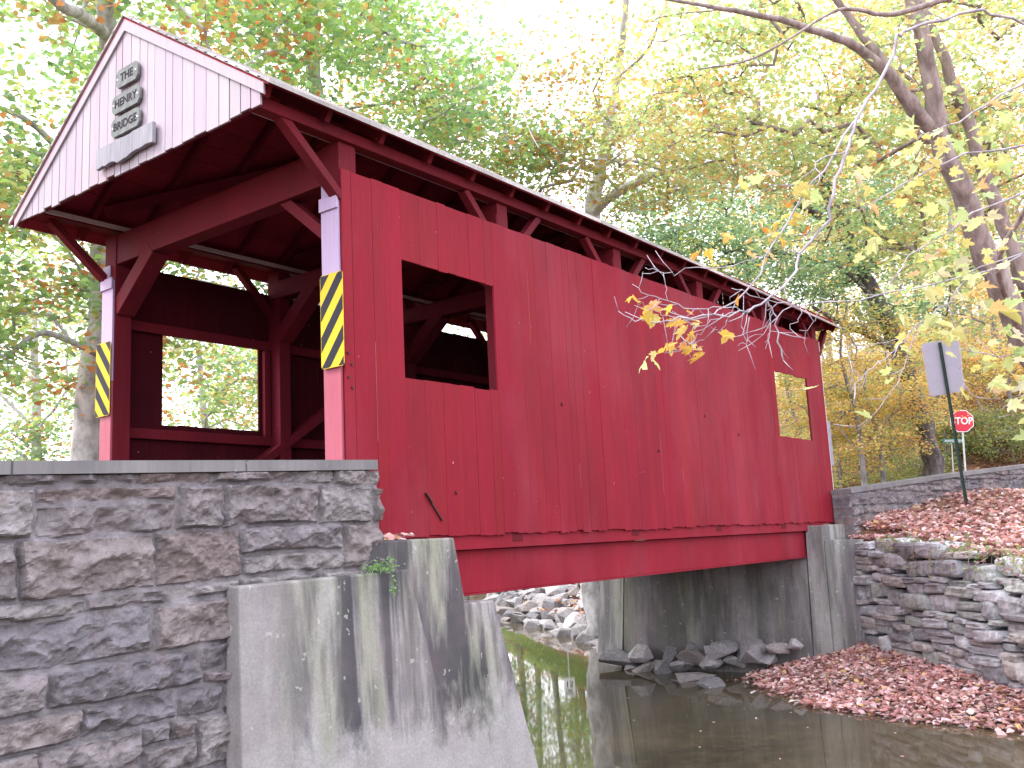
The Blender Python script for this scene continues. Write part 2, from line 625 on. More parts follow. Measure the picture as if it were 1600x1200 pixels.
# roads
mb = MB()
xs = np.linspace(13.3, 33, 24)
for x0, x1 in zip(xs[:-1], xs[1:]):
    mb.add([(x0, -.1, zroad(x0) + .09), (x1, -.1, zroad(x1) + .09), (x1, 4.6, zroad(x1) + .09), (x0, 4.6, zroad(x0) + .09)], [(0, 1, 2, 3)])
xs = np.linspace(-30, -.02, 20)
for x0, x1 in zip(xs[:-1], xs[1:]):
    mb.add([(x0, .1, zroad(x0) + .07), (x1, .1, zroad(x1) + .07), (x1, 4.4, zroad(x1) + .07), (x0, 4.4, zroad(x0) + .07)], [(0, 1, 2, 3)])
tag(mb.build("road", ASPH), kind="structure")

# ------------------------------------------------------------------ covered bridge
L, W, H = 13.2, 4.44, 3.7
RY, RZ, SL, SLN, SLF = 2.22, 5.79, .7, .655, .718
bridge = empty("covered_bridge", (6.6, 2.2, -.1), "red covered bridge with vertical board siding and pale boarded gable spanning the creek", "bridge")


def plank_wall(yc, holes, seed, ragged=True):
    r = np.random.default_rng(seed)
    mb = MB()
    x = 0.135
    while x < L - .01:
        wd = r.choice([.15, .19, .24, .29]) + r.uniform(-.01, .01)
        x1 = min(x + wd, L)
        if L - x1 < .08: x1 = L
        for h in holes:
            for e in (h[0], h[1]):
                if x < e - .02 and x1 > e - .06 and x1 < e + .1: x1 = e
                elif x < e < x1: x1 = e
        gap = r.choice([.0015, .002, .002, .003, .005])
        yo = r.uniform(-.002, .002)
        s = r.uniform(.93, 1.05)
        col = (s, s * r.uniform(.88, 1.12), s * r.uniform(.88, 1.08))
        zb, zt = r.uniform(-.028, .008), H + r.uniform(-.006, .006)
        if r.random() < .38:
            ca_, cl_ = r.uniform(.2, 2.6), r.uniform(.2, 1.1)
            if not any(h[0] - .05 < x < h[1] + .05 for h in holes):
                mb.box((x - .0018, yc - .0165, ca_), (x + .0018, yc - .004, ca_ + cl_), (1.5, 9, 5))
        hh = [h for h in holes if h[0] - .01 <= (x + x1) / 2 <= h[1] + .01]
        spans = [(zb, zt)]
        if hh:
            h = hh[0]
            spans = [(zb, h[2] + r.uniform(-.008, .008)), (h[3] + r.uniform(-.01, .01), zt)]
        for a, q in spans:
            # ragged bottom edge: several little notches
            if ragged and a == zb:
                k = 4
                px = np.linspace(x + gap / 2, x1 - gap / 2, k + 1)
                pz = [a + r.uniform(-.006, .006) for _ in px]
                pts = [(u, yc - .013 + yo, v) for u, v in zip(px, pz)] + [(px[-1], yc - .013 + yo, q), (px[0], yc - .013 + yo, q)]
                mb.prism(pts, (0, .026, 0), col)
            else:
                mb.box((x + gap / 2, yc - .013 + yo, a), (x1 - gap / 2, yc + .013 + yo, q), col)
        x = x1
    return mb


WIN1 = (.84, 2.40, 1.64, 2.91)
WIN2 = (10.70, 12.31, 1.58, 2.80)
side = plank_wall(0.013, [WIN1, WIN2], 3)
side.build("siding_wall", RED, bridge, label="red board siding facing the creek bank with two square windows")
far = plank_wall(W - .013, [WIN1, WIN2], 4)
far.build("siding_wall", make_wood("shaded_inner_boards", (.040, .004, .008), (.065, .006, .011), .7, .08), bridge)  # siding red darkened, the dim interior is put into the colour
# corner boards
mb = MB()
mb.box((0, -.004, -.02), (.128, .022, H))
mb.build("corner_board", RED, bridge, bevel=.003)
mb = MB()
mb.box((L + .002, .0, -.02), (L + .03, .14, H - .02))
mb.build("corner_board", WHITEWOOD, bridge, bevel=.003)

XP = [.13, 2.68, 5.36, 7.95, 10.56, 13.06]
for k, xp in enumerate(XP):
    for yy in (.03, W - .03 - .25):
        mb = MB()
        mb.box((xp - (.128 if k == 0 else .1), yy, -.1), (xp + .1, yy + .25, 4.02 if k else 4.0))
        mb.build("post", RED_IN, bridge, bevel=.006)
# facing boards on the entrance posts: sky light put into the colours, rose below, lilac above
for ya, yb in ((.028, .275), (W - .275, W - .028)):
    mb = MB()
    mb.box((-.03, ya, -.1), (-.001, yb, 2.1))
    mb.build("post_facing", ROSE, bridge, bevel=.003, label="red lower facing board of the entrance post with bright sky light painted in")
    mb = MB()
    mb.box((-.03, ya, 2.103), (-.001, yb, 3.40))
    mb.build("post_facing", PINK, bridge, bevel=.003, label="upper facing board of the entrance post with lilac sky sheen painted in")
    mb = MB()
    mb.box((-.055, ya - .01, 3.28), (-.031, yb + .005, 3.42))
    mb.box((-.022, ya + .09, 3.403), (-.002, yb, 3.6))
    mb.build("post_block", PINK, bridge, bevel=.003)
# bolts on corner
for (bx, bz) in ((.04, 1.80), (.085, 1.69), (.04, 1.56), (.085, 1.46)):
    mb = MB()
    mb.tube([(bx, -.004, bz), (bx, -.018, bz)], .014, 8)
    mb.build("bolt", IRON, bridge)
# tie beams with knee braces
for k, xp in enumerate(XP):
    mb = MB()
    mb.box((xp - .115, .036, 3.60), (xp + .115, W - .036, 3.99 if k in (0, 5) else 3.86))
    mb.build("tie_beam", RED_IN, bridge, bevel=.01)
    for sgn, y0 in ((1, .27), (-1, W - .27)):
        mb = MB()
        th = .2
        p0 = Vector((xp, y0 - sgn * .02, 3.02))
        p1 = Vector((xp, y0 + sgn * .75, 3.66))
        mb.beam(p0, p1, .12 if sgn > 0 else .2, .13 if sgn > 0 else .24, (1, 0, 0))
        mb.build("knee_brace", RED_IN, bridge, bevel=.008)
# wall plates
for yy in (-.02, W - .14):
    mb = MB()
    zo = 0 if yy < 1 else .06
    yf = 0 if yy < 1 else -.05
    mb.box((-1.02, yy + yf, 4.0 + zo), (13.6, yy + yf + .15, 4.12 + zo))
    mb.build("wall_plate", RED_IN, bridge, bevel=.006)
    # pale strip under the eave
    mb = MB()
    yo = yy + .165 if yy < 1 else yy - .08
    mb.box((-1.0, yo, 4.02 + zo), (13.4, yo + .022, 4.075 + zo))
    mb.build("eave_strip", WHITEWOOD, bridge)
# outer braces carrying the gable overhang, both ends; longitudinal braces in the gaps
for yb in (.06, W - .06):
    for ends in (((-.74, 4.05), (.02, 3.40)), ((13.2, 3.4), (13.75, 3.98))):
        mb = MB()
        (xa, za), (xb, zb) = ends
        mb.beam((xa, yb, za), (xb, yb, zb), .09, .12, (0, 1, 0))
        mb.build("knee_brace", RED_IN, bridge, bevel=.006)
    for xp in XP[:-1]:
        for a, bb in ((xp + .1, xp + .75), (xp + 2.5, xp + 1.85)):
            if a < 2.6: continue
            mb = MB()
            mb.beam((a, yb, 3.35), (bb, yb, 4.0), .09, .11, (0, 1, 0))
            mb.build("knee_brace", RED_IN, bridge, bevel=.004)
# interior rails and studs and diagonals on both sides
for yi, sg in ((.045, 1), (W - .045, -1)):
    for za in (1.50, 2.90 if sg < 0 else 3.02):
        mb = MB()
        ya, yb = sorted((yi, yi + sg * .07))
        mb.box((.24, ya, za - .07), (13.0, yb, za + .06))
        mb.build("rail", RED_IN, bridge, bevel=.004)
    for xs_ in (WIN1[1] + .05, WIN2[0] - .12):
        mb = MB()
        ya, yb = sorted((yi, yi + sg * .06))
        xs_ = xs_ + (.0 if sg < 0 else (.12 if xs_ < 5 else -.12))
        mb.box((xs_, ya, 1.565), (xs_ + .1, yb, 2.825))
        mb.build("stud", RED_IN, bridge)
    for xa, xb in ((2.1, 5.2), (11.1, 8.1)):
        mb = MB()
        yc = yi + sg * .14
        mb.beam((xa, yc, 1.05), (xb, yc, 3.1), .12, .2, (0, 1, 0))
        mb.build("truss_brace", RED_IN, bridge, bevel=.004)
# small notice inside
mb = MB()
mb.box((4.55, W - .052, 2.55), (5.1, W - .035, 2.85))
mb.build("notice_board", GREYWOOD, bridge)


def zroof(y): return RZ - (SLN if y < RY else SLF) * abs(y - RY)


def sag(x): return -.12 * max(0, x / 13.9) ** 2


EV = 2.47
TH = .05
# roof: each slope a mesh of shingle courses
for sg in (-1, 1):
    SL = SLN if sg < 0 else SLF
    mb = MB()
    r = np.random.default_rng(11 + sg)
    nc = 15
    sl = math.hypot(1, SL)
    for c_ in range(nc):
        d0 = EV * c_ / nc
        d1 = EV * (c_ + 1) / nc + .05 + (0.0)
        x = -1.095
        while x < 13.95:
            x1 = min(x + r.uniform(.09, .2), 13.95)
            if c_ == nc - 1:
                x1 = min(x + r.uniform(.3, .9), 13.95)
            d1j = min(d1 + r.uniform(-.02, .012), EV + r.uniform(-.01, .015))
            if c_ < nc - 1: d1j = d1 + r.uniform(-.02, .012)
            t0, t1 = .0 + .001 * (c_ % 3), .032 + r.uniform(0, .012)
            cs = r.uniform(.7, 1.15)
            vs = []
            for (xx, dd, tt) in ((x, d0, t0), (x1 - .004, d0, t0), (x1 - .004, d1j, 0), (x, d1j, 0)):
                vs.append((xx, RY + sg * dd, RZ - SL * dd - .03 + sag(xx) + (.006 if dd == d0 else 0)))
            for (xx, dd, tt) in ((x, d0, .012), (x1 - .004, d0, .012), (x1 - .004, d1j, t1), (x, d1j, t1)):
                vs.append((xx, RY + sg * dd, RZ - SL * dd - .03 + tt + .004 + sag(xx)))
            fs = [(3, 2, 1, 0), (4, 5, 6, 7), (0, 1, 5, 4), (1, 2, 6, 5), (2, 3, 7, 6), (3, 0, 4, 7)]
            mb.add(vs, fs, g3(cs))
            x = x1
    mb.build("roof_shingles", SHAKE, bridge)
    # red painted sheathing boards below the shingles
    mb = MB()
    k = 0
    d = 0.0
    while d < EV - .01:
        d1 = min(d + r.uniform(.2, .26), EV - .02)
        xs = np.linspace(-1.075, 13.9, 9)
        for x0, x1 in zip(xs[:-1], xs[1:]):
            q = []
            for tt in (-.055, -.033):
                for xx, dd in ((x0, d), (x1, d), (x1, d1 - .008), (x0, d1 - .008)):
                    q.append((xx, RY + sg * dd, RZ - SL * dd + tt + sag(xx)))
            mb.add(q, [(0, 3, 2, 1), (4, 5, 6, 7), (0, 1, 5, 4), (1, 2, 6, 5), (2, 3, 7, 6), (3, 0, 4, 7)], g3(r.uniform(.8, 1.05)))
        if d1 >= EV - .021: break
        d = d1
    mb.build("roof_sheathing", RED_SH, bridge)
    # ridge cap
    mb = MB()
    mb.prism([(-1.1, RY, RZ + .03), (-1.1, RY + sg * .12, RZ - SL * .12 + .03), (-1.1, RY + sg * .12, RZ - SL * .12 + .012), (-1.1, RY, RZ + .012)], (15.1, 0, 0))
    # rafters
    for k in range(21):
        xr = -1.0 + .742 * k
        if xr > 13.85: break
        mb2 = MB()
        z0, z1 = RZ - .125 + sag(xr), RZ - SL * (EV - .12) - .125 + sag(xr)
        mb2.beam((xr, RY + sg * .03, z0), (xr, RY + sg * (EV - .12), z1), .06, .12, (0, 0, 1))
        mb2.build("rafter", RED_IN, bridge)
# diagonal wind braces under the rafters and collar
for (x0, x1) in ((-.2, 2.6), (2.8, 5.3), (5.5, 7.9), (8.1, 10.5), (10.7, 13.1)):
    for sg in (-1, 1):
        mb = MB()
        a, q = (x0, .5), (x1, 2.0)
        za, zq = RZ - SL * (RY - a[1]) - .21, RZ - SL * (RY - q[1]) - .21
        y = lambda t: RY + sg * (RY - t)
        mb.beam((x0, y(.35), RZ - SL * (RY - .35) - .22), (x1, y(1.95), RZ - SL * (RY - 1.95) - .22), .17, .03, (0, sg * SL, 1) if 1 else None)
        mb.build("wind_brace", RED_IN, bridge)


def gable(xg, front):
    r = np.random.default_rng(21)
    mb = MB()
    y = -.08
    ya = W + .07
    while y < ya:
        wd = r.choice([.13, .15, .17, .2])
        y1 = min(y + wd, ya)
        zb = 4.0 + r.uniform(-.022, .015)
        g_ = r.choice([.006, .008, .011, .018])
        yl, yr = y + g_ / 2, y1 - g_ / 2
        pts = [(xg, yl, zb), (xg, yr, zb), (xg, yr, zroof(yr) - .065)]
        if yl < RY < yr: pts.append((xg, RY, RZ - .065))
        pts.append((xg, yl, zroof(yl) - .065))
        s = r.uniform(.93, 1.05)
        mb.prism(pts, (.022, 0, 0), (s, s * r.uniform(.95, 1.02), s))
        y = y1
    mb.build("gable_boards", PALE if front else RED, bridge, label="pale pink boarded gable over the entrance" if front else None)
    for sg in (-1, 1):
        SL = SLN if sg < 0 else SLF
        mb = MB()
        xo = xg - .024 if front else xg + .024
        e = 2.37
        pts = [(xo, RY, RZ - .052), (xo, RY + sg * e, RZ - SL * e - .052), (xo, RY + sg * e, RZ - SL * e - .17), (xo, RY, RZ - .19)]
        if front:
            mb.prism(pts, (.022, 0, 0))
            mb.build("barge_board", PALE, bridge, bevel=.002)
        else:
            mb.prism(pts, (.022, 0, 0))
            mb.build("barge_board", RED, bridge)
    # frame timber behind the boards
    mb = MB()
    xi = xg + .03 if front else xg - .09
    mb.box((xi, .16, 4.02), (xi + .06, W - .16, 4.12))
    mb.build("gable_rail", RED_IN, bridge)


SL = .7
gable(-1.05, True)
gable(13.72, False)

# floor, stringers, lower fascia
mb = MB()
r = np.random.default_rng(5)
x = .0
while x < L - .1:
    mb.box((x, .09, -.02), (x + .19, W - .09, .04), g3(r.uniform(.5, .8)))
    x += .2
mb.build("deck", GREYWOOD, bridge)
for yy in (.035, W - .085):
    mb = MB()
    mb.box((.3, yy, -.165), (12.9, yy + .05, .03))
    mb.build("fascia_board", RED, bridge, bevel=.004)
for yy in (.12, W - .22):
    mb = MB()
    mb.box((.9, yy, -.64), (12.4, yy + .1, -.17))
    mb.box((.9, yy - .03, -.66), (12.4, yy + .13, -.641))
    mb.build("floor_beam", RED, bridge, bevel=.006)
for yy in (1.2, 2.2, 3.2):
    mb = MB()
    mb.box((1.0, yy, -.6), (12.4, yy + .15, -.21))
    mb.build("floor_beam", RED_IN, bridge)
# black slot left where a board is broken, bolt and knots on the siding
mb = MB()
mb.beam((1.08, -.004, .44), (1.17, -.004, .34), .014, .055, (0, 1, 0))
mb.beam((1.15, -.004, .36), (1.33, -.004, .15), .014, .03, (0, 1, 0))
mb.build("iron_bar", IRON, bridge, label="dark rusty iron bar lodged slantwise in the siding")
for (bx, bz) in ((3.68, 1.59), (7.67, 1.73), (1.57, .45), (.37, .37), (6.1, 1.1), (8.9, 1.5)):
    mb = MB()
    mb.tube([(bx, -.001, bz), (bx + .01, -.012, bz)], .02, 7)
    mb.build("bolt", IRON, bridge)


# ------------------------------------------------------------------ lettering
def text_mesh(body, size, mat_, parent, origin_, xdir, ydir, depth=.004, name="lettering", cx=True, bold=0, sx=1.0):
    cu = bpy.data.curves.new("t", 'FONT')
    cu.body = body
    cu.size = size
    cu.extrude = depth / 2
    cu.offset = bold
    cu.align_x = 'CENTER' if cx else 'LEFT'
    cu.align_y = 'CENTER'
    to = bpy.data.objects.new("t", cu)
    SC.collection.objects.link(to)
    bpy.context.view_layer.update()
    dg = bpy.context.evaluated_depsgraph_get()
    me = bpy.data.meshes.new_from_object(to.evaluated_get(dg))
    bpy.data.objects.remove(to)
    xd, yd = Vector(xdir).normalized(), Vector(ydir).normalized()
    zd = xd.cross(yd)
    base = Vector(origin_) - origin(parent)
    for v in me.vertices:
        p = v.co
        v.co = base + xd * p.x * sx + yd * p.y + zd * p.z
    me.materials.clear()
    me.materials.append(mat_)
    o = bpy.data.objects.new(name, me)
    SC.collection.objects.link(o)
    o.parent = parent
    return o


def plaque(word, yl, yr, zb, zt, label):
    x = -1.10
    p = empty("name_plaque", (x, (yl + yr) / 2, (zb + zt) / 2), label, "sign")
    mb = MB()
    c = .045
    pts = [(yl, zb + c), (yl, zt - c), (yl - c, zt), (yr + c, zt), (yr, zt - c), (yr, zb + c), (yr + c, zb), (yl - c, zb)]
    mb.prism([(x, a, q) for a, q in pts], (.03, 0, 0))
    mb.build("board", PLAQ, p, bevel=.003)
    text_mesh(word, .125, PLAQT, p, (x - .002, (yl + yr) / 2, (zb + zt) / 2), (0, -1, 0), (0, 0, 1), .004, bold=.002, sx=1.05)
    for yy in (yl - .035, yr + .035):
        m2 = MB()
        m2.tube([(x + .001, yy, (zb + zt) / 2), (x - .005, yy, (zb + zt) / 2)], .01, 8)
        m2.build("screw", WHT, p)


plaque("THE", 2.32, 1.90, 4.93, 5.14, "small clipped-corner wooden plaque reading THE, topmost on the pale gable")
plaque("HENRY", 2.39, 1.86, 4.65, 4.86, "clipped-corner wooden plaque reading HENRY on the pale gable")
plaque("BRIDGE", 2.40, 1.86, 4.39, 4.60, "clipped-corner wooden plaque reading BRIDGE on the pale gable")
# rustic slab below
mb = MB()
r = np.random.default_rng(2)
ys = np.linspace(2.66, 1.58, 19)
low = [4.11 + r.uniform(-.012, .012) - (.03 if 2.0 < yy < 2.3 else 0) for yy in ys]
top = [4.335 + r.uniform(-.008, .008) for yy in ys]
pts = [(-1.12, a, q) for a, q in zip(ys, top)] + [(-1.12, a, q) for a, q in zip(ys[::-1], low[::-1])]
mb.prism(pts, (.045, 0, 0))
o = mb.build("rustic_sign_board", GREYWOOD, None, bevel=.006)
tag(o, "long rough grey weathered slab with worn illegible lettering below the gable plaques", "sign")


# hazard markers on the posts
def marker(y0, y1, z0, z1, rising, label):
    p = empty("hazard_marker", (-.05, (y0 + y1) / 2, z0), label, "sign", "striped hazard markers on the entrance posts")
    x = -.062
    mb = MB()
    c = .03
    lo, hi = min(y0, y1), max(y0, y1)
    prof = []
    for (cy, cz, a0) in ((hi - c, z0 + c, -90), (hi - c, z1 - c, 0), (lo + c, z1 - c, 90), (lo + c, z0 + c, 180)):
        for k in range(4):
            a = math.radians(a0 + 30 * k)
            prof.append((x, cy + c * math.cos(a), cz + c * math.sin(a)))
    mb.prism(prof, (.004, 0, 0))
    mb.build("plate", YEL, p)
    mb = MB()
    # black stripes clipped to the plate rectangle (45-60 degrees)
    wdt, sl_ = hi - lo, 1.25
    sw = .155
    e = .006
    zz = z0 - wdt * 1.25 - .05
    while zz < z1 + wdt:
        poly = []
        ring = []
        n_ = 12
        for k in range(n_ + 1):
            t = lo + e + (wdt - 2 * e) * k / n_
            q = (hi - t) if rising else (t - lo)
            ring.append((t, zz + q * sl_))
        botp = [(t, min(max(q, z0 + e), z1 - e)) for t, q in ring]
        topp = [(t, min(max(q + sw, z0 + e), z1 - e)) for t, q in ring]
        for k in range(n_):
            if topp[k][1] - botp[k][1] < 1e-4 and topp[k + 1][1] - botp[k + 1][1] < 1e-4: continue
            a, b2, c2, d2 = botp[k], botp[k + 1], topp[k + 1], topp[k]
            mb.add([(x - .0015, *a), (x - .0015, *b2), (x - .0015, *c2), (x - .0015, *d2)], [(0, 3, 2, 1)])
        zz += sw * 2
    mb.build("stripes", BLK, p)


marker(-.06, .27, 1.66, 2.61, True, "tall yellow and black striped marker on the near entrance post")
marker(4.14, 4.47, 1.67, 2.60, False, "tall yellow and black striped marker on the far entrance post")

for ya, yb, lab in ((-.045, .25, "pale back of a narrow marker plate on the far corner of the bridge"),):
    p = empty("hazard_marker", (L + .06, .03, 1.1), lab, "sign")
    mb = MB()
    mb.box((L + .052, ya, 1.12), (L + .056, yb, 2.03))
    mb.build("plate", ALU, p)

# ------------------------------------------------------------------ masonry walls
def smooth_edge(d, w_): return sst(0, w_, d)


def rock_face(u, v, seed, hrow, wmin, wmax, slope=0.0, pitch=.05):
    """returns height and colour for a wall of rock-faced coursed stones"""
    r = np.random.default_rng(seed)
    vv = v + slope * u + .09 * (fbm(u * 1.1, v * 1.0, 0, seed) - .5) + .03 * (fbm(u * 9, v * 9, 0, seed + 3) - .5)
    uu = u + .10 * (fbm(u * 1.3, v * 3, 0, seed + 7) - .5) + .035 * (fbm(u * 9, v * 9, 0, seed + 5) - .5)
    lo, hi = vv.min() - .1, vv.max() + .1
    cells = []
    z = lo
    while z < hi:
        h = r.choice(hrow)
        x = u.min() - r.uniform(0, .6)
        while x < u.max() + .1:
            wd = r.uniform(wmin, wmax) * (1.2 if h > .2 else 1)
            if h > .26 and r.random() < .35:
                f = r.uniform(.35, .65)
                cells.append((x, x + wd, z, z + h * f))
                cells.append((x, x + wd * .5, z + h * f, z + h)) if r.random() < .5 else cells.append((x, x + wd, z + h * f, z + h))
                if cells[-1][1] != x + wd: cells.append((x + wd * .5, x + wd, z + h * f, z + h))
            else:
                cells.append((x, x + wd, z, z + h))
            x += wd
        z += h
    Hh = np.full(u.shape, .022)
    Cc = np.empty(u.shape + (3,))
    mort = np.array([.22, .21, .225])
    Cc[:] = mort * (.8 + .4 * fbm(u * 8, v * 8, 0, seed + 9))[..., None]
    pal = np.array([(.225, .205, .215), (.205, .19, .205), (.24, .215, .215), (.19, .18, .20), (.23, .195, .195), (.255, .24, .245)])
    for (x0, x1, z0, z1) in cells:
        sel = (uu > x0) & (uu < x1) & (vv > z0) & (vv < z1)
        if not sel.any(): continue
        a, q = uu[sel], vv[sel]
        ed = np.minimum(np.minimum(a - x0, x1 - a), np.minimum(q - z0, z1 - q)) - .016 * fbm(a * 11, q * 11, 0, seed + 60)
        cx, cz = (x0 + x1) / 2, (z0 + z1) / 2
        hw, hh = (x1 - x0) / 2, (z1 - z0) / 2
        base = r.uniform(.0, .05)
        hgt = np.full(a.shape, 9.0)
        # faceted pitched face: minimum of random planes
        for k in range(7):
            an = r.uniform(0, 2 * math.pi)
            gx_, gz_ = math.cos(an) * r.uniform(.05, .4), math.sin(an) * r.uniform(.15, .6)
            off = r.uniform(.035, .09)
            hgt = np.minimum(hgt, off + gx_ * (a - cx) / max(hw, .12) * .12 + gz_ * (q - cz) / max(hh, .08) * .07)
        # scalloped breaks
        sc = fbm(a * 5 + r.uniform(0, 50), q * 6, 0, seed + 20, 5)
        rid = np.abs(fbm(a * 5, q * 7.5 + r.uniform(0, 50), 0, seed + 30, 4) - .5) * 2
        rg = 1 - np.abs(fbm(a * 3.1 + r.uniform(0, 50), q * 4.2, 0, seed + 50, 5) - .5) * 4
        hgt = hgt + (sc - .5) * .10 - rid * .05 + np.clip(rg, -.4, 1) * .075 + (q - cz) / max(hh, .08) * r.uniform(-.005, .025)
        e = sst(0.004, r.uniform(.012, .03), ed)
        h = .022 * (1 - e) + (base * .7 + np.clip(hgt, -.01, .19) * .8) * e
        Hh[sel] = h
        c = pal[r.integers(len(pal))] * r.uniform(.78, .98)
        cc = c[None] * (.85 + .3 * fbm(a * 4, q * 4, 0, seed + 40))[:, None]
        Cc[sel] = Cc[sel] * (1 - e[:, None]) + cc * e[:, None]
    return Hh, Cc


def wall_sheet(name, P0, U, Nn, ulen, z0f, z1f, step, seed, thick, parent, matr, hrow, wmin, wmax, slope=0, endj=0.0):
    nu, nv = int(ulen / step) + 1, int(max(1, (np.max(z1f) - np.min(z0f)) / step)) + 1
    us = np.linspace(0, ulen, nu)
    z0a, z1a = np.interp(us, np.linspace(0, ulen, len(z0f)), z0f), np.interp(us, np.linspace(0, ulen, len(z1f)), z1f)
    t = np.linspace(0, 1, nv)
    Ug = np.repeat(us[None], nv, 0)
    Vg = z0a[None] + (z1a - z0a)[None] * t[:, None]
    Hh, Cc = rock_face(Ug, Vg, seed, hrow, wmin, wmax, slope)
    Uj = Ug.copy()
    if endj:
        j = (vnoise(Vg[:, -1] * 4.5, 3.3, 0, seed) - .35) * endj
        Uj = Ug + (sst(ulen - .5, ulen, Ug)) * j[:, None]
    P0, U, Nn = np.array(P0, float), np.array(U, float), np.array(Nn, float)
    V = np.empty(Ug.shape + (3,))
    V[..., 0] = P0[0] + U[0] * Uj + Nn[0] * Hh
    V[..., 1] = P0[1] + U[1] * Uj + Nn[1] * Hh
    V[..., 2] = Vg
    V = V.reshape(-1, 3)
    C = Cc.reshape(-1, 3)
    idx = np.arange(nu * nv).reshape(nv, nu)
    Q = np.stack([idx[:-1, :-1].ravel(), idx[:-1, 1:].ravel(), idx[1:, 1:].ravel(), idx[1:, :-1].ravel()], 1)
    # rim going back into the wall
    rim = np.concatenate([idx[0, :], idx[1:, -1], idx[-1, -2::-1], idx[-2:0:-1, 0]])
    back = V[rim] - np.append(Nn, 0) * 0
    back = back.copy()
    # project rim to the back plane
    dd = (back[:, :2] - P0[:2]) @ Nn[:2]
    back[:, 0] -= Nn[0] * (dd + thick)
    back[:, 1] -= Nn[1] * (dd + thick)
    n0 = len(V)
    V2 = np.concatenate([V, back])
    C2 = np.concatenate([C, C[rim]])
    k = len(rim)
    ar = np.arange(k)
    Q2 = np.stack([rim, rim[(ar + 1) % k], n0 + (ar + 1) % k, n0 + ar], 1)[:, ::-1]
    return npmesh(name, V2, np.concatenate([Q, Q2]), matr, parent, C2, False)


# near approach parapet (stone) on the creek side
par = empty("stone_parapet_wall", (-3, -.25, -1), "mortared rock-faced stone wall with a concrete cap at the left entrance", "wall")
wall_sheet("stonework", (-6.6, -.40), (1, 0), (0, -1), 6.56, [-3.1, -3.1], [.355, .605], .0125, 12, .34, par, STONE,
           [.12, .22, .28, .34, .40], .30, 1.0, -.02, .12)
mb = MB()
r = np.random.default_rng(3)
xs = np.linspace(-6.6, -.08, 40)
for x0, x1 in zip(xs[:-1], xs[1:]):
    za, zb = .36 + (x0 + 6.6) * .0385, .36 + (x1 + 6.6) * .0385
    mb.add([(x0, -.50, za), (x1, -.50, zb), (x1, -.02, zb), (x0, -.02, za), (x0, -.50, za + .09), (x1, -.50, zb + .09), (x1, -.02, zb + .09), (x0, -.02, za + .09)],
           [(0, 3, 2, 1), (4, 5, 6, 7), (0, 1, 5, 4), (2, 3, 7, 6)] + ([(1, 2, 6, 5)] if x1 == xs[-1] else []) + ([(3, 0, 4, 7)] if x0 == xs[0] else []))
mb.build("wall_cap", CAPM, par)
for xj in (-5.3, -3.4, -1.55):
    mb = MB()
    zj = .36 + (xj + 6.6) * .0385
    mb.box((xj - .006, -.503, zj - .002), (xj + .006, -.018, zj + .092), g3(.45))
    mb.build("cap_joint", CAPM, par)

# far approach parapet, flaring
fp = empty("stone_parapet_wall", (17, -1.2, .2), "low mortared stone wall with a grey cap behind the leafy slope at right", "wall")
a = np.array([12.95, -.36])
bq = np.array([26.0, -3.05])
fl = np.linalg.norm(bq - a)
fu = (bq - a) / fl
fn = np.array([fu[1], -fu[0]])
sa = [0, 4.95 / fl, 8.65 / fl, 1]
uu = np.linspace(0, fl, 30)
capz = np.interp(uu, [0, 5.0, 8.7, fl], [.52, .90, 1.14, 1.42])
wall_sheet("stonework", a, fu, fn, fl, [-1.6, -.4, 0, .2], list(capz), .028, 31, .35, fp, STONE, [.12, .18, .22, .27], .2, .6, 0, .0)
mb = MB()
for k in range(29):
    p0, p1 = a + fu * uu[k], a + fu * uu[k + 1]
    z0, z1 = capz[k] + .004, capz[k + 1] + .004
    o0, o1 = fn * .09, fn * .42
    mb.add([(*(p0 + o0), z0), (*(p1 + o0), z1), (*(p1 - o1), z1), (*(p0 - o1), z0), (*(p0 + o0), z0 + .09), (*(p1 + o0), z1 + .09), (*(p1 - o1), z1 + .09), (*(p0 - o1), z0 + .09)],
           [(0, 3, 2, 1), (4, 5, 6, 7), (0, 1, 5, 4), (2, 3, 7, 6)] + ([(3, 0, 4, 7)] if k == 0 else []) + ([(1, 2, 6, 5)] if k == 28 else []))
mb.build("wall_cap", CAPM, fp)


# concrete abutments: subdivided slabs with a slightly uneven surface
def hexa(mb, b0, t0, nseg=10):
    """b0, t0 bottom and top quads (4 points each, ccw from above)"""
    b0 = [Vector(p) for p in b0]
    t0 = [Vector(p) for p in t0]
    mb.add(b0 + t0, [(3, 2, 1, 0), (4, 5, 6, 7), (0, 1, 5, 4), (1, 2, 6, 5), (2, 3, 7, 6), (3, 0, 4, 7)])


ab = empty("bridge_abutment", (0, 1.8, -2.9), "stained concrete abutment in the foreground beside the stone wall", "abutment")
mb = MB()
hexa(mb, [(-1.74, -.74, -3.2), (.95, -.70, -3.2), (1.02, -.47, -3.2), (-1.74, -.47, -3.2)],
     [(-1.70, -.60, -.34), (.24, -.555, -.31), (.24, -.43, -.31), (-1.70, -.43, -.34)])
mb.build("wing_slab", CONC, ab, bevel=.02)
mb = MB()
hexa(mb, [(-.1, -.60, -3.2), (2.1, -.60, -3.2), (2.1, 4.9, -3.2), (-.1, 4.9, -3.2)],
     [(-.30, -.46, -.035), (1.10, -.46, -.035), (1.10, 4.9, -.035), (-.30, 4.9, -.035)])
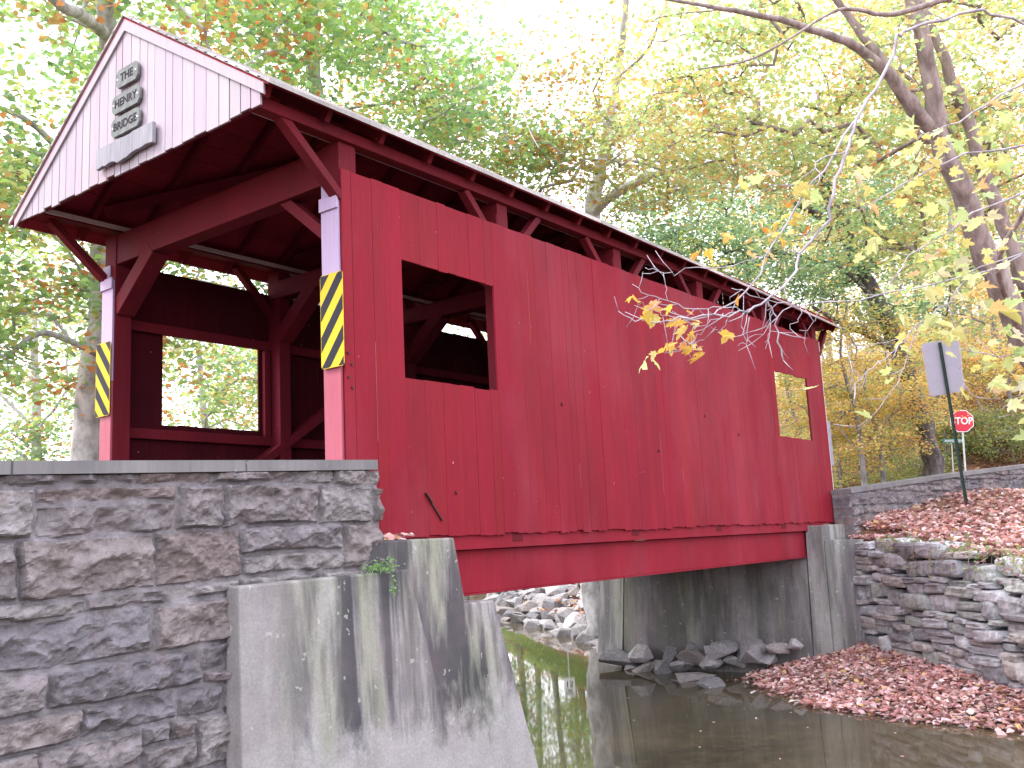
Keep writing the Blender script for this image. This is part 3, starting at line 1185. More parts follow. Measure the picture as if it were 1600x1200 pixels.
# carve: the seat is a block in front of the beams; the beams pass behind it
mb2 = MB()
hexa(mb2, [(-.1, -.67, -3.2), (1.42, -.67, -3.2), (1.42, .03, -3.2), (-.1, .03, -3.2)],
     [(-.30, -.47, -.035), (.98, -.47, -.035), (1.02, -.01, -.035), (-.30, -.01, -.035)])
mb2.build("seat_block", CONC, ab, bevel=.02)
mb = MB()
hexa(mb, [(-.1, .04, -3.2), (1.42, .04, -3.2), (1.42, 4.9, -3.2), (-.1, 4.9, -3.2)],
     [(-.3, .04, -.67), (1.1, .04, -.67), (1.1, 4.9, -.67), (-.3, 4.9, -.67)])
mb.build("stem", CONC, ab, bevel=.02)
mb = MB()
hexa(mb, [(1.0, -.66, -3.2), (2.22, -.66, -3.2), (2.22, 4.9, -3.2), (1.0, 4.9, -3.2)],
     [(.8, -.45, -.69), (1.60, -.45, -.69), (1.62, 4.9, -.69), (.8, 4.9, -.69)])
mb.build("footing_step", CONC, ab, bevel=.02)

ab2 = empty("bridge_abutment", (12.2, 1.8, -2.9), "grey concrete abutment under the far end of the bridge", "abutment")
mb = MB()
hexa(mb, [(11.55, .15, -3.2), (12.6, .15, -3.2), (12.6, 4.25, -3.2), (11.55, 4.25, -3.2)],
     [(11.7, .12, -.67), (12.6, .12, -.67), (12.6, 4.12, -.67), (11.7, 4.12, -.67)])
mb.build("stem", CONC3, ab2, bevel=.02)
mb = MB()
hexa(mb, [(11.62, -.24, -3.2), (12.95, -.24, -3.2), (12.95, .144, -3.2), (11.62, .144, -3.2)],
     [(11.70, -.24, -.07), (12.95, -.24, -.07), (12.95, .09, -.07), (11.70, .09, -.07)])
mb.build("seat_block", CONC2, ab2, bevel=.02)
mb = MB()
hexa(mb, [(11.66, -.246, -3.2), (12.30, -.66, -3.2), (12.55, -.3, -3.2), (12.2, -.246, -3.2)],
     [(11.72, -.246, -.35), (12.32, -.78, -.37), (12.6, -.4, -.37), (12.2, -.246, -.35)])
mb.build("wing_slab", CONC2, ab2, bevel=.015)
mb = MB()
hexa(mb, [(11.50, 4.26, -3.2), (12.0, 4.27, -3.2), (12.6, 5.25, -3.2), (12.15, 5.3, -3.2)],
     [(11.72, 4.14, -.62), (12.2, 4.14, -.62), (12.7, 5.05, -.62), (12.30, 5.1, -.62)])
mb.build("wing_slab", CONC2, ab2, bevel=.02)


# dry stone retaining wall
def stone_template(kk=4):
    bm = bmesh.new()
    bmesh.ops.create_cube(bm, size=2)
    bmesh.ops.subdivide_edges(bm, edges=bm.edges[:], cuts=kk, use_grid_fill=True)
    V = np.array([v.co[:] for v in bm.verts])
    Fq = np.array([[v.index for v in f.verts] for f in bm.faces])
    bm.free()
    p = 7.0
    nrm = (np.abs(V) ** p).sum(1) ** (1 / p)
    return V / nrm[:, None], Fq


TV, TF = stone_template()
dw = empty("dry_stone_wall", ((WALL_A[0] + 8.7) / 2, -3, -2.5), "tall dry-laid wall of flat grey stones along the leaf-covered bank", "wall")
r = np.random.default_rng(44)
WL = 10.3
allV, allF, allC = [], [], []
pal = np.array([(.41, .42, .45), (.35, .365, .39), (.46, .47, .49), (.28, .28, .30), (.39, .37, .36), (.37, .40, .385)])
z = -2.75
rows = []
while z < -.45:
    h = r.choice([.10, .14, .18, .22, .27])
    rows.append((z, h))
    z += h
for z, h in rows:
    u = -.05 + r.uniform(-.1, 0)
    while u < WL:
        wd = r.uniform(.22, .75) * (1 + .25 * (u / WL)) * (1.2 if h > .14 else .9)
        pieces = [(z, h)]
        if h > .18 and r.random() < .4:
            f = r.uniform(.4, .6)
            pieces = [(z, h * f), (z + h * f, h * (1 - f))]
        for (zz, hh) in pieces:
            top_lim = np.interp(u, [0, 5, 10.4], [-.40, -.66, -.88])
            if zz + hh * .6 > top_lim: continue
            wave = .07 * math.sin(u * 1.3 + 1) + .05 * math.sin(u * 3.1)
            cz = zz + hh / 2 + wave * (1 if zz < -.8 else .5) + r.uniform(-.012, .012)
            dep = r.uniform(.22, .34)
            outw = r.uniform(-.08, .08) + (-.45 - cz) * .05
            P = TV.copy()
            nn = fbm(P[:, 0] * 1.7 + r.uniform(0, 99), P[:, 1] * 1.7, P[:, 2] * 1.7 + r.uniform(0, 99), 8, 3) - .5
            P = P * (1 + .30 * nn[:, None])
            # random skew
            P[:, 2] += P[:, 0] * r.uniform(-.18, .18)
            P[:, 0] += P[:, 2] * r.uniform(-.12, .12)
            uu_ = u + wd / 2 + P[:, 0] * wd / 2 * 1.04
            nn_ = outw - dep * .5 + P[:, 1] * dep
            zz_ = cz + P[:, 2] * hh / 2 * 1.0
            Vv = np.stack([WALL_A[0] + WU[0] * uu_ + WN[0] * nn_, WALL_A[1] + WU[1] * uu_ + WN[1] * nn_, zz_], 1)
            c = pal[r.integers(len(pal))] * r.uniform(.82, 1.25)
            allF.append(TF + sum(len(q) for q in allV) if len(allV) < 1 else TF + nV)
            allV.append(Vv)
            allC.append(np.repeat(c[None], len(Vv), 0))
            nV = sum(len(q) for q in allV[-1:]) + (nV if len(allV) > 1 else 0)
        u += wd
npmesh("stonework", np.concatenate(allV), np.concatenate(allF), DSTONE, dw, np.concatenate(allC), False)
mb = MB()
p0, p1 = WALL_A - WN * .22, WALL_A + WU * WL - WN * .22
q0, q1 = WALL_A - WN * 1.0, WALL_A + WU * WL - WN * 1.0
hexa(mb, [(*q0, -3), (*q1, -3), (*p1, -3), (*p0, -3)], [(*q0, -.44), (*q1, -.92), (*p1, -.96), (*p0, -.52)])
mb.build("core", simple("wall_core", (.05, .045, .04), .95, .05), dw)


# ------------------------------------------------------------------ rocks
def rock_mesh(seed, sx, sy, sz):
    r = np.random.default_rng(seed)
    bm = bmesh.new()
    P = r.normal(size=(13, 3))
    P /= np.linalg.norm(P, axis=1)[:, None]
    P = np.sign(P) * np.abs(P) ** .8
    P *= r.uniform(.85, 1.05, (13, 1)) * np.array([sx, sy, sz])
    for p in P: bm.verts.new(p)
    res = bmesh.ops.convex_hull(bm, input=bm.verts[:])
    for v in [v for v in bm.verts if not v.link_faces]: bm.verts.remove(v)
    bmesh.ops.bevel(bm, geom=bm.edges[:], offset=.02, segments=1, affect='EDGES')
    bmesh.ops.triangulate(bm, faces=bm.faces[:])
    bmesh.ops.subdivide_edges(bm, edges=[e for e in bm.edges if e.calc_length() > .12], cuts=1)
    for v in bm.verts:
        nv = mnoise.noise_vector(v.co * 3 + Vector((seed, 0, 0)))
        v.co += nv * .022
    me = bpy.data.meshes.new("rock")
    bm.to_mesh(me)
    bm.free()
    ca = me.color_attributes.new("Col", 'FLOAT_COLOR', 'POINT')
    c = np.array([(.30, .29, .30), (.25, .245, .26), (.36, .345, .355), (.28, .255, .25)][seed % 4]) * r.uniform(.85, 1.15)
    ca.data.foreach_set("color", np.tile(np.append(c, 1), len(me.vertices)).astype(np.float32))
    me.materials.append(ROCK)
    return me


RM = [rock_mesh(100 + k, 1, r.uniform(.6, .95), r.uniform(.4, .75)) for k in range(12)]


def put_rock(p, size, rz, label, group, me=None, flat=1.0, tilt=.25, name="rock"):
    o = bpy.data.objects.new(name, me or RM[rng.integers(len(RM))])
    SC.collection.objects.link(o)
    o.location = p
    o.scale = (size, size, size * flat)
    o.rotation_euler = (rng.uniform(-tilt, tilt), rng.uniform(-tilt, tilt), rz)
    tag(o, label, "rock", group)
    return o


# riprap on the far bank upstream
rr = np.array(RIGHT[5:10])
seg = np.linalg.norm(np.diff(rr, axis=0), axis=1)
cum = np.concatenate([[0], np.cumsum(seg)])
count = 0
for row in range(5):
    s_ = .1
    while s_ < 22 and count < 190:
        sz = rng.uniform(.28, .62) * (1.0 if row < 4 else .75)
        x_ = np.interp(s_, cum, rr[:, 0])
        y_ = np.interp(s_, cum, rr[:, 1])
        i_ = min(np.searchsorted(cum, s_) - 1, len(seg) - 1)
        dr = (rr[max(i_, 0) + 1] - rr[max(i_, 0)]) / seg[max(i_, 0)]
        nrm = np.array([dr[1], -dr[0]])
        off = row * .62 + rng.uniform(-.15, .25)
        px_, py_ = x_ + nrm[0] * off, y_ + nrm[1] * off
        zz = -2.85 + off * .48 + rng.uniform(0, .12)
        put_rock((px_, py_, zz), sz, rng.uniform(0, 6.28), "angular grey riprap rock on the upstream bank beyond the bridge", "riprap rocks on the upstream bank", flat=rng.uniform(.7, 1.1))
        count += 1
        s_ += sz * 1.35
# rocks at the foot of the far abutment (pixel-traced positions on the waterline)
foot = [(965, 1032, .42), (1000, 1018, .30), (1022, 1035, .34), (1045, 1020, .30), (1062, 1040, .38), (1085, 1024, .30), (1110, 1030, .34),
        (1135, 1018, .36), (1150, 1030, .27), (1175, 1015, .42), (1195, 1025, .34), (1010, 1042, .3), (1038, 1044, .3), (1078, 1012, .26), (1120, 1012, .26), (1215, 1008, .28), (1240, 1003, .22), (990, 1040, .26)]
for k, (px, py, s_) in enumerate(foot):
    d_ = FW + RT * ((px - 800) / F) - UP * ((py - 600) / F)
    t_ = (-2.72 - CAM.z) / d_.z
    p = CAM + d_ * t_
    p.x = min(p.x, 11.35)
    tt = (p.x - CAM.x) / d_.x
    p = CAM + d_ * tt
    p.z = max(p.z - .05, -2.8)
    put_rock(p, s_ * rng.uniform(.85, 1.3), rng.uniform(0, 6.28), "angular grey rock heaped at the foot of the far abutment", "rocks at the foot of the far abutment")
put_rock((10.5, 2.15, -2.76), .62, .9, "long flat pale stone slab lying at the water's edge", None, RM[3], .28, .03, "stone_slab")
put_rock((9.95, 1.35, -2.74), .5, .2, "pointed flat pale stone tilted beside the leaf pile", None, RM[5], .32, .14, "stone_slab")


# ------------------------------------------------------------------ leaves
def maple_outline():
    # half outline (x>=0), tip at +y
    h = [(0, -.30), (.10, -.42), (.34, -.40), (.30, -.26), (.56, -.08), (.42, .02), (.62, .34), (.36, .24), (.20, .24), (.22, .50), (0, .78)]
    return np.array(h)


MO = maple_outline()
# template: spine verts + halves folded
_left = np.array([(-x, y) for x, y in MO[1:-1]])[::-1]
ML_V = np.concatenate([MO, _left])                     # polygon ring
ML_N = len(ML_V)
k_ = len(MO)
ML_F = [list(range(0, k_)), [0] + [k_ - 1] + list(range(k_, ML_N))]
SIMPLE_V = np.array([(0, -.5), (.32, -.12), (.38, .2), (0, .55), (-.38, .2), (-.32, -.12)])
SIMPLE_F = np.array([(0, 1, 2, 3), (0, 3, 4, 5)])


def leaves(name, P, size, colr, matr, parent, up=None, tilt=.6, detailed=False, fold=.25, r=None, flatten=0.0, droop=None):
    """P (n,3) leaf centres. random orientation around roughly horizontal blades."""
    r = r or rng
    n = len(P)
    T = ML_V if detailed else SIMPLE_V
    m = len(T)
    # random frames
    yaw = r.uniform(0, 2 * np.pi, n)
    nx_, ny_ = r.normal(0, tilt, n), r.normal(0, tilt, n)
    N = np.stack([nx_, ny_, np.ones(n)], 1)
    N /= np.linalg.norm(N, axis=1)[:, None]
    A = np.stack([np.cos(yaw), np.sin(yaw), np.zeros(n)], 1)
    if droop is not None:
        A[:, 2] = -droop
    A -= N * (A * N).sum(1)[:, None]
    A /= np.linalg.norm(A, axis=1)[:, None]
    B = np.cross(N, A)
    sz = size * r.uniform(.6, 1.3, n)
    fo = r.normal(fold, .2, n)
    cu = r.normal(.0, .35, n) + .15
    X_ = T[None, :, 0] * sz[:, None]
    Y_ = T[None, :, 1] * sz[:, None]
    Zf = np.abs(T[None, :, 0]) * sz[:, None] * fo[:, None] - (T[None, :, 1] ** 2) * sz[:, None] * cu[:, None]
    V = P[:, None, :] + A[:, None, :] * Y_[..., None] + B[:, None, :] * X_[..., None] + N[:, None, :] * Zf[..., None]
    V = V.reshape(-1, 3)
    C = np.repeat(colr, m, 0)
    if detailed:
        Fl = []
        for i in range(n):
            Fl += [[i * m + q for q in f] for f in ML_F]
        return npmesh(name, V, Fl, matr, parent, C, False)
    Fq = (SIMPLE_F[None] + (np.arange(n) * m)[:, None, None]).reshape(-1, 4)
    return npmesh(name, V, Fq, matr, parent, C, False)


def pick(palette, wts, n, r, var=.18, coh=None):
    palette = np.array(palette) * (1 if coh is None else np.array([.82, .82, .88]))
    wts = np.array(wts, float) / sum(wts)
    if coh is not None:
        cw = np.cumsum(wts)
        # coherent choice per clump blended with random
        q = np.where(r.random(n) < .55, coh, r.random(n))
        ii = np.searchsorted(cw, np.clip(q, 0, .999))
    else:
        ii = r.choice(len(palette), n, p=wts)
    return np.clip(palette[ii] * r.uniform(1 - var, 1 + var, (n, 1)) * r.uniform(.94, 1.06, (n, 3)), 0, 1)


# ------------------------------------------------------------------ trees
def tree(name, label, stems, crowns, bark, pal, wts, leaf=.13, per=110, clump=(.75, .75, .4), seed=0, twig=.009, group=None, cat="tree", base=None, maxr=.045, detailed=False, twigs_per=3, trans_mat=None):
    """stems: list of [(x,y,z,r),...] world polylines, first is the trunk from the ground.
    crowns: list of (cx,cy,cz,rx,ry,rz,n) ellipsoids holding leaf clumps"""
    r = np.random.default_rng(seed)
    b0 = stems[0][0]
    root = empty(name, tuple(b0[:3]), label, cat, group)
    mt = MB()
    nodes = []
    parents = []
    fixed = []
    for si, st in enumerate(stems):
        pts = [Vector(p[:3]) for p in st]
        rd = [p[3] for p in st]
        # smooth resample
        P2, R2 = [], []
        for i in range(len(pts) - 1):
            a0 = pts[max(i - 1, 0)]
            a1, a2 = pts[i], pts[i + 1]
            a3 = pts[min(i + 2, len(pts) - 1)]
            for k in range(5):
                t = k / 5
                q = .5 * ((2 * a1) + (-a0 + a2) * t + (2 * a0 - 5 * a1 + 4 * a2 - a3) * t * t + (-a0 + 3 * a1 - 3 * a2 + a3) * t ** 3)
                rr_ = rd[i] * (1 - t) + rd[i + 1] * t
                jit = Vector(r.normal(0, .12 * rr_, 3)) if (i or k) else Vector((0, 0, 0))
                P2.append(q + jit)
                R2.append(rr_)
        P2.append(pts[-1])
        R2.append(rd[-1])
        if si == 0:
            R2[0] *= 1.35
        nn = 12 if max(R2) > .12 else 7
        mt.tube(P2, R2, nn)
        for p in P2[(4 if si == 0 else 0):]:
            nodes.append(np.array(p))
    mt.build("trunk", bark, root, True)
    # clumps
    cl = []
    for (cx, cy, cz, rx, ry, rz, n) in crowns:
        k = 0
        while k < n:
            p = r.uniform(-1, 1, 3)
            if (p ** 2).sum() > 1 or (p ** 2).sum() < .12: continue
            cl.append((cx + p[0] * rx, cy + p[1] * ry, cz + p[2] * rz))
            k += 1
    cl = np.array(cl)
    N = [tuple(q) for q in nodes]
    NP = np.array(N)
    nfix = len(N)
    par_ = [-1] * nfix
    order = np.argsort([np.min(np.linalg.norm(NP - c, axis=1)) for c in cl])
    use = [0] * nfix
    tips = []
    for ci in order:
        c = cl[ci]
        A_ = np.array(N)
        d = np.linalg.norm(A_ - c, axis=1) + .35 * np.maximum(0, A_[:, 2] - c[2])
        j = int(np.argmin(d))
        p = A_[j]
        dist = np.linalg.norm(c - p)
        ns = max(2, int(dist / .7))
        prev = j
        side = r.normal(0, .10 * dist, 3)
        for k in range(1, ns + 1):
            t = k / ns
            q = p * (1 - t) + c * t + side * math.sin(math.pi * t) + np.array([0, 0, .10 * dist * math.sin(math.pi * t)])
            N.append(tuple(q))
            par_.append(prev)
            use.append(0)
            prev = len(N) - 1
        tips.append(prev)
    for t in tips:
        k = t
        while k >= 0:
            use[k] += 1
            k = par_[k]
    ch = {}
    for i, p in enumerate(par_):
        if p >= 0: ch.setdefault(p, []).append(i)
    ml = MB()
    done = set()
    for i in range(nfix, len(N)):
        if par_[i] >= 0 and (par_[i] < nfix or i != ch[par_[i]][0]):
            path = [par_[i], i]
            while path[-1] in ch: path.append(ch[path[-1]][0])
            rad = [min(maxr, twig * (use[k] ** .55)) for k in path]
            rad[0] = rad[1] * 1.1
            ml.tube([N[k] for k in path], rad, 5 if max(rad) > .02 else 4, cap=False)
    # fine twigs in the clumps
    for t in tips:
        c = np.array(N[t])
        for _ in range(twigs_per):
            e = c + r.normal(0, 1, 3) * np.array(clump) * .8
            m_ = (c + e) / 2 + r.normal(0, .08, 3)
            ml.tube([c, m_, e], [twig * .8, twig * .6, twig * .3], 3, cap=False)
    if ml.v: ml.build("branches", bark, root, True)
    nper = r.poisson(per, len(cl))
    P = np.repeat(cl, nper, 0)
    coh = np.repeat(r.random(len(cl)), nper)
    # flat sprays: leaf offsets
    off = r.normal(0, 1, (len(P), 3)) * np.array(clump) * .62
    P = P + off
    colr = pick(pal, wts, len(P), r, .2, coh)
    leaves("crown", P, leaf, colr, trans_mat or LEAF, root, tilt=.55, detailed=detailed, r=r)
    return root


def S(pts, d=None):
    """stem from pixel list [(px,py,depth,radius)]"""
    o = []
    for (px, py, dd, rr_) in pts:
        p = at(px, py, dd)
        o.append((p.x, p.y, p.z, rr_))
    return o


def grounded(st):
    """drop the first point to the terrain under it"""
    x, y = st[0][0], st[0][1]
    z = float(terrain(np.array([x]), np.array([y]))[0]) - .1
    if st[0][2] > z + .4:
        return [(x, y, z, st[0][3] * 1.15)] + st
    return [(x, y, z, st[0][3])] + st[1:]


def E_(px, py, d, rx, rz, n, ry=None):
    """crown ellipsoid centred at a pixel and depth, radii in metres"""
    p = at(px, py, d)
    return (p.x, p.y, p.z, rx, ry or rx, rz, n)


SYC = [(.48, .68, .20), (.38, .62, .26), (.68, .74, .26), (.76, .34, .13), (.32, .50, .26), (.78, .50, .20)]
SYW = [4, 3.5, 2.6, 1.0, 2.6, .9]
tree("sycamore_tree", "big green and orange sycamore behind the entrance gable at far left",
     [grounded(S([(130, 800, 21, .34), (150, 560, 21, .30), (165, 300, 20.5, .25), (168, 60, 19, .18), (150, -120, 18, .12)])),
      S([(168, 55, 19, .13), (130, 25, 17.5, .11), (85, 0, 16, .09), (20, -60, 15, .06)]),
      S([(165, 330, 20.5, .10), (60, 200, 19, .06), (-60, 150, 18, .04)]),
      S([(165, 560, 21, .08), (70, 520, 19, .06), (10, 560, 18, .03)])],
     [E_(120, 130, 20, 6.5, 5, 165), E_(20, 420, 19, 3.4, 3.4, 48), E_(300, 20, 21, 5, 3.4, 60), E_(-200, 300, 20, 4, 6, 25)],
     BARK_SYC, SYC, SYW, .165, 100, (.8, .8, .42), 1)
tree("sycamore_tree", "tall sycamore with a straight pale trunk rising behind the entrance roof slope",
     [grounded(S([(512, 790, 25, .30), (506, 560, 25, .27), (497, 200, 25, .20), (487, 40, 24.5, .17), (480, -160, 24, .12)])),
      S([(490, 90, 25, .07), (540, 50, 24, .05), (590, -10, 23, .03)]),
      S([(500, 500, 25, .08), (400, 420, 24, .05), (330, 380, 23, .03)])],
     [E_(500, 90, 25, 4.6, 4.0, 92), E_(700, 230, 24, 3.2, 1.8, 50), E_(650, 80, 25, 2.6, 1.8, 18), E_(420, 470, 24.5, 4.5, 2.6, 44)],
     BARK_SYC, SYC, SYW, .15, 95, (.75, .75, .4), 2)
tree("sycamore_tree", "white-limbed sycamore with forked bare branches against the bright sky above mid roof",
     [grounded(S([(920, 800, 27, .30), (915, 560, 27, .28), (925, 340, 27, .22), (938, 270, 27, .18), (952, 190, 26.5, .14), (968, 95, 26, .11), (978, 0, 25, .09), (985, -140, 25, .05)])),
      S([(925, 335, 27, .14), (965, 300, 26, .12), (1025, 272, 25, .09), (1065, 262, 24.5, .06)]),
      S([(950, 225, 26.7, .12), (1000, 190, 25.5, .10), (1050, 155, 24.5, .08), (1110, 130, 24, .05)]),
      S([(965, 120, 26, .05), (1010, 80, 25, .04), (1035, 20, 24, .03)]),
      S([(978, -30, 25, .03), (900, -60, 20, .022), (862, 0, 19, .017), (832, 40, 18.6, .016), (813, 95, 18.4, .015), (812, 150, 18.3, .013), (826, 200, 18.2, .01), (842, 232, 18, .007)])],
     [E_(850, 240, 26, 4.4, 1.7, 50), E_(1010, 250, 25, 3.2, 1.5, 42), E_(760, 300, 26, 3.5, 1.5, 34), E_(880, 110, 26, 4, 1.8, 10), E_(700, 480, 30, 7, 3, 40)],
     BARK_SYC, [(.45, .50, .14), (.58, .30, .09), (.55, .50, .16), (.34, .42, .14), (.60, .42, .14)], [3, 1.6, 2, 2, 1], .12, 70, (.8, .8, .4), 3)
GRN = [(.26, .42, .24), (.34, .52, .28), (.44, .62, .28), (.62, .64, .22)]
tree("oak_tree", "dark green tree with a leaning black trunk behind the far roof end",
     [grounded(S([(1458, 740, 36, 0.391), (1436, 640, 36, 0.333), (1400, 540, 35.5, 0.310), (1370, 470, 35, 0.299), (1340, 410, 35, 0.276), (1318, 355, 34.5, 0.230), (1288, 300, 34, 0.172), (1262, 255, 34, 0.115), (1240, 200, 33, 0.069)])),
      S([(1330, 385, 34.8, 0.149), (1290, 345, 34, 0.138), (1240, 315, 33, 0.115), (1200, 300, 32.5, 0.092), (1160, 280, 32, 0.057)]),
      S([(1300, 320, 34.3, 0.115), (1297, 270, 34, 0.092), (1290, 240, 33.8, 0.057)]),
      S([(1405, 550, 35.5, 0.161), (1360, 525, 34.5, 0.138), (1315, 505, 34, 0.092), (1270, 480, 33.5, 0.057)]),
      S([(1385, 500, 35, 0.115), (1330, 430, 34.6, 0.081), (1250, 400, 34, 0.057), (1170, 395, 33, 0.034)])],
     [E_(1170, 320, 34, 5.4, 2.9, 120), E_(1060, 330, 34, 2.2, 1.9, 24), E_(1150, 430, 34, 4.0, 2.2, 50), E_(1340, 300, 35, 3.6, 3.4, 66), E_(1400, 430, 36, 3.0, 2.4, 44)],
     BARK_DARK, GRN, [3, 3, 2, .6], .135, 105, (.7, .7, .38), 4)
MAP = [(.84, .72, .26), (.66, .78, .32), (.90, .52, .22), (.52, .70, .32), (.90, .80, .48)]
mt_ = tree("maple_tree", "leaning maple with two reddish brown stems at the right edge behind the sign",
     [grounded(S([(1665, 700, 19.5, 0.312), (1640, 620, 19.4, 0.273), (1600, 530, 19, 0.247), (1545, 405, 18.8, 0.234), (1503, 300, 18.5, 0.208), (1470, 220, 18.3, 0.182), (1455, 130, 18.1, 0.156), (1440, 60, 18, 0.143), (1425, 0, 18, 0.130), (1405, -90, 17.8, 0.084)])),
      S([(1655, 640, 19.6, 0.182), (1620, 500, 19.6, 0.156), (1583, 390, 19.5, 0.143), (1545, 290, 19.3, 0.130), (1517, 205, 19.2, 0.124), (1490, 130, 19, 0.117), (1458, 50, 19, 0.084), (1440, -20, 19, 0.074)]),
      S([(1462, 205, 18.3, 0.156), (1435, 180, 18.1, 0.143), (1400, 130, 17.9, 0.124), (1345, 78, 17.6, 0.084), (1280, 50, 17.3, 0.068), (1200, 27, 17, 0.053), (1110, 10, 16.5, 0.037), (1035, -2, 16, 0.021)]),
      S([(1430, 180, 18.1, 0.130), (1385, 105, 18, 0.089), (1340, 45, 18, 0.074), (1305, -5, 18, 0.063), (1270, -60, 18, 0.042)]),
      S([(1600, 530, 19, 0.074), (1560, 420, 17.5, 0.053), (1600, 330, 16.5, 0.042), (1640, 260, 16, 0.032)]),
      S([(1530, -20, 16, 0.053), (1400, 22, 15.5, 0.042), (1330, 14, 15.2, 0.032), (1290, 25, 15, 0.021), (1180, 90, 14.5, 0.017), (1090, 108, 14, 0.011)])],
     [E_(1250, 150, 21, 3.6, 2.4, 78), E_(1110, 150, 20, 2.8, 1.6, 46), E_(1420, 60, 23, 3.4, 2.2, 60), E_(1560, 150, 23.5, 3.4, 3.4, 66), E_(1380, 270, 23, 3.2, 2.2, 60), E_(1540, 400, 24, 2.8, 2.4, 44), E_(1700, 100, 20, 3, 3.5, 20)],
     BARK_RED, MAP, [2, 3, 1.3, 3.6, 1.5], .115, 95, (.6, .6, .33), 5)

YEL_ = [(.90, .62, .16), (.95, .74, .26), (.84, .48, .17), (.68, .70, .24), (.50, .62, .22)]
for k, (px, d, topy, rx, lab, sd_) in enumerate([
        (1345, 33, 470, 2.6, "small golden yellow tree just beyond the far end of the bridge", 61),
        (1480, 40, 500, 3.0, "low spreading yellow tree behind the stop sign and the blank sign", 62),
        (1376, 34.5, 560, 2.2, "low golden shrubby tree in front of the dark leaning trunk", 65),
        (1540, 42, 380, 3.4, "tall yellow tree rising above the stop sign", 66),
        (1400, 46, 330, 3.6, "yellow-green tree high on the bank behind the blank sign", 67),
        (1310, 44, 420, 3.2, "amber tree on the bank just right of the roof end", 68),
        (1590, 40, 430, 3.2, "yellow tree at the right edge behind the stone wall", 63),
        (1250, 38, 480, 3.0, "yellow-green tree seen through the far square window", 64)]):
    zb = 800
    gp = at(px, 720, d)
    tz = float(terrain(np.array([gp.x]), np.array([gp.y]))[0])
    tp = at(px - 20, topy, d)
    hgt = tp.z - tz
    tree("understory_tree", lab,
         [[(gp.x, gp.y, tz - .1, .10), (gp.x + .1, gp.y, tz + hgt * .4, .08), (gp.x - .3, gp.y + .2, tz + hgt * .75, .05), (tp.x, tp.y, tp.z, .02)]],
         [(gp.x, gp.y, tz + hgt * .58, rx, rx, hgt * .42, 74)], BARK_GREY, YEL_, [4, 3, 2, 2, 1.5] if sd_ != 64 else [2, 2, 1, 3, 3], .10, 105, (.65, .65, .22), sd_, .009)
# distant woods: individually told-apart slim trees on the hill
k = 0
rw = np.random.default_rng(77)
for (px, d) in [(1240, 58), (1310, 52), (1385, 60), (1430, 50), (1475, 64), (1510, 48), (1540, 58), (1575, 52), (1600, 66), (1640, 50), (1700, 56), (1180, 62), (1120, 56), (1345, 70), (1455, 74), (1560, 75)]:
    gp = at(px, 700, d)
    tz = float(terrain(np.array([gp.x]), np.array([gp.y]))[0])
    hh = rw.uniform(13, 18)
    lx, ly = rw.uniform(-1.2, 1.2, 2)
    tree("woodland_tree", "slim grey-trunked autumn tree in the hillside woods behind the stone wall",
         [[(gp.x, gp.y, tz - .2, .22), (gp.x + lx * .3, gp.y + ly * .3, tz + hh * .4, .17), (gp.x + lx, gp.y + ly, tz + hh * .8, .09), (gp.x + lx, gp.y + ly, tz + hh, .04)],
          [(gp.x + lx * .3, gp.y + ly * .3, tz + hh * .4, .07), (gp.x + lx + 1.5, gp.y + ly - 1, tz + hh * .65, .04)]],
         [(gp.x, gp.y, tz + hh * .72, 3.2, 3.2, hh * .27, 32), (gp.x, gp.y, tz + hh * .3, 3, 3, hh * .22, 12)],
         BARK_GREY, YEL_, [3, 2, 1.2, 2, 2], .17, 70, (.9, .9, .4), 200 + k, .014, "slim trees in the hillside woods", twigs_per=2)
    k += 1
# trees on the upstream side, behind the left window and portal
k = 0
for (px, d, hh, lab) in [(335, 34, 13, "slim pale-trunked tree seen through the far side window"), (230, 38, 14, None), (60, 32, 13, None), (-60, 36, 13, None), (430, 40, 14, None), (600, 48, 15, None),
                    (760, 54, 15, None), (890, 64, 15, None), (1000, 46, 14, None), (520, 60, 17, None), (150, 58, 16, None), (-250, 34, 14, None), (1080, 44, 11, None), (800, 56, 13, None), (850, 60, 14, None), (905, 56, 14, None), (955, 52, 14, None), (720, 50, 13, None), (880, 72, 17, None), (825, 68, 16, None)]:
    gp = at(px, 760, d)
    tz = float(terrain(np.array([gp.x]), np.array([gp.y]))[0])
    lx, ly = rw.uniform(-.8, .8, 2)
    tree("creekside_tree", lab or "pale-trunked green and yellow tree on the creek bank behind the bridge",
         [[(gp.x, gp.y, tz - .2, .20), (gp.x + lx * .3, gp.y + ly * .3, tz + hh * .4, .16), (gp.x + lx, gp.y + ly, tz + hh * .8, .08), (gp.x + lx, gp.y + ly, tz + hh, .03)],
          [(gp.x + lx * .3, gp.y + ly * .3, tz + hh * .4, .07), (gp.x + lx - 1.8, gp.y + ly + 1, tz + hh * .6, .04)]],
         [(gp.x, gp.y, tz + hh * .62, 3.4, 3.4, hh * .32, 42), (gp.x, gp.y, tz + hh * .22, 3.2, 3.2, hh * .18, 22)],
         BARK_SYC, SYC, [3, 3, 3, 1, 2, 1], .17, 75, (.9, .9, .4), 300 + k, .014, None if lab else "trees on the creek bank behind the bridge", twigs_per=2)
    k += 1


# bushes
def bush(p, rx, rz, pal_, wts_, seed, lab, group=None, n=34, leaf=.085, per=90):
    p = Vector(p)
    tree("bush", lab, [[(p.x, p.y, p.z - .1, .03), (p.x + .05, p.y, p.z + rz * .6, .02), (p.x, p.y, p.z + rz, .01)]],
         [(p.x, p.y, p.z + rz * .75, rx, rx, rz * .75, n)], BARK_GREY, pal_, wts_, leaf, per, (.45, .45, .3), seed, .006, group, "bush", maxr=.025)


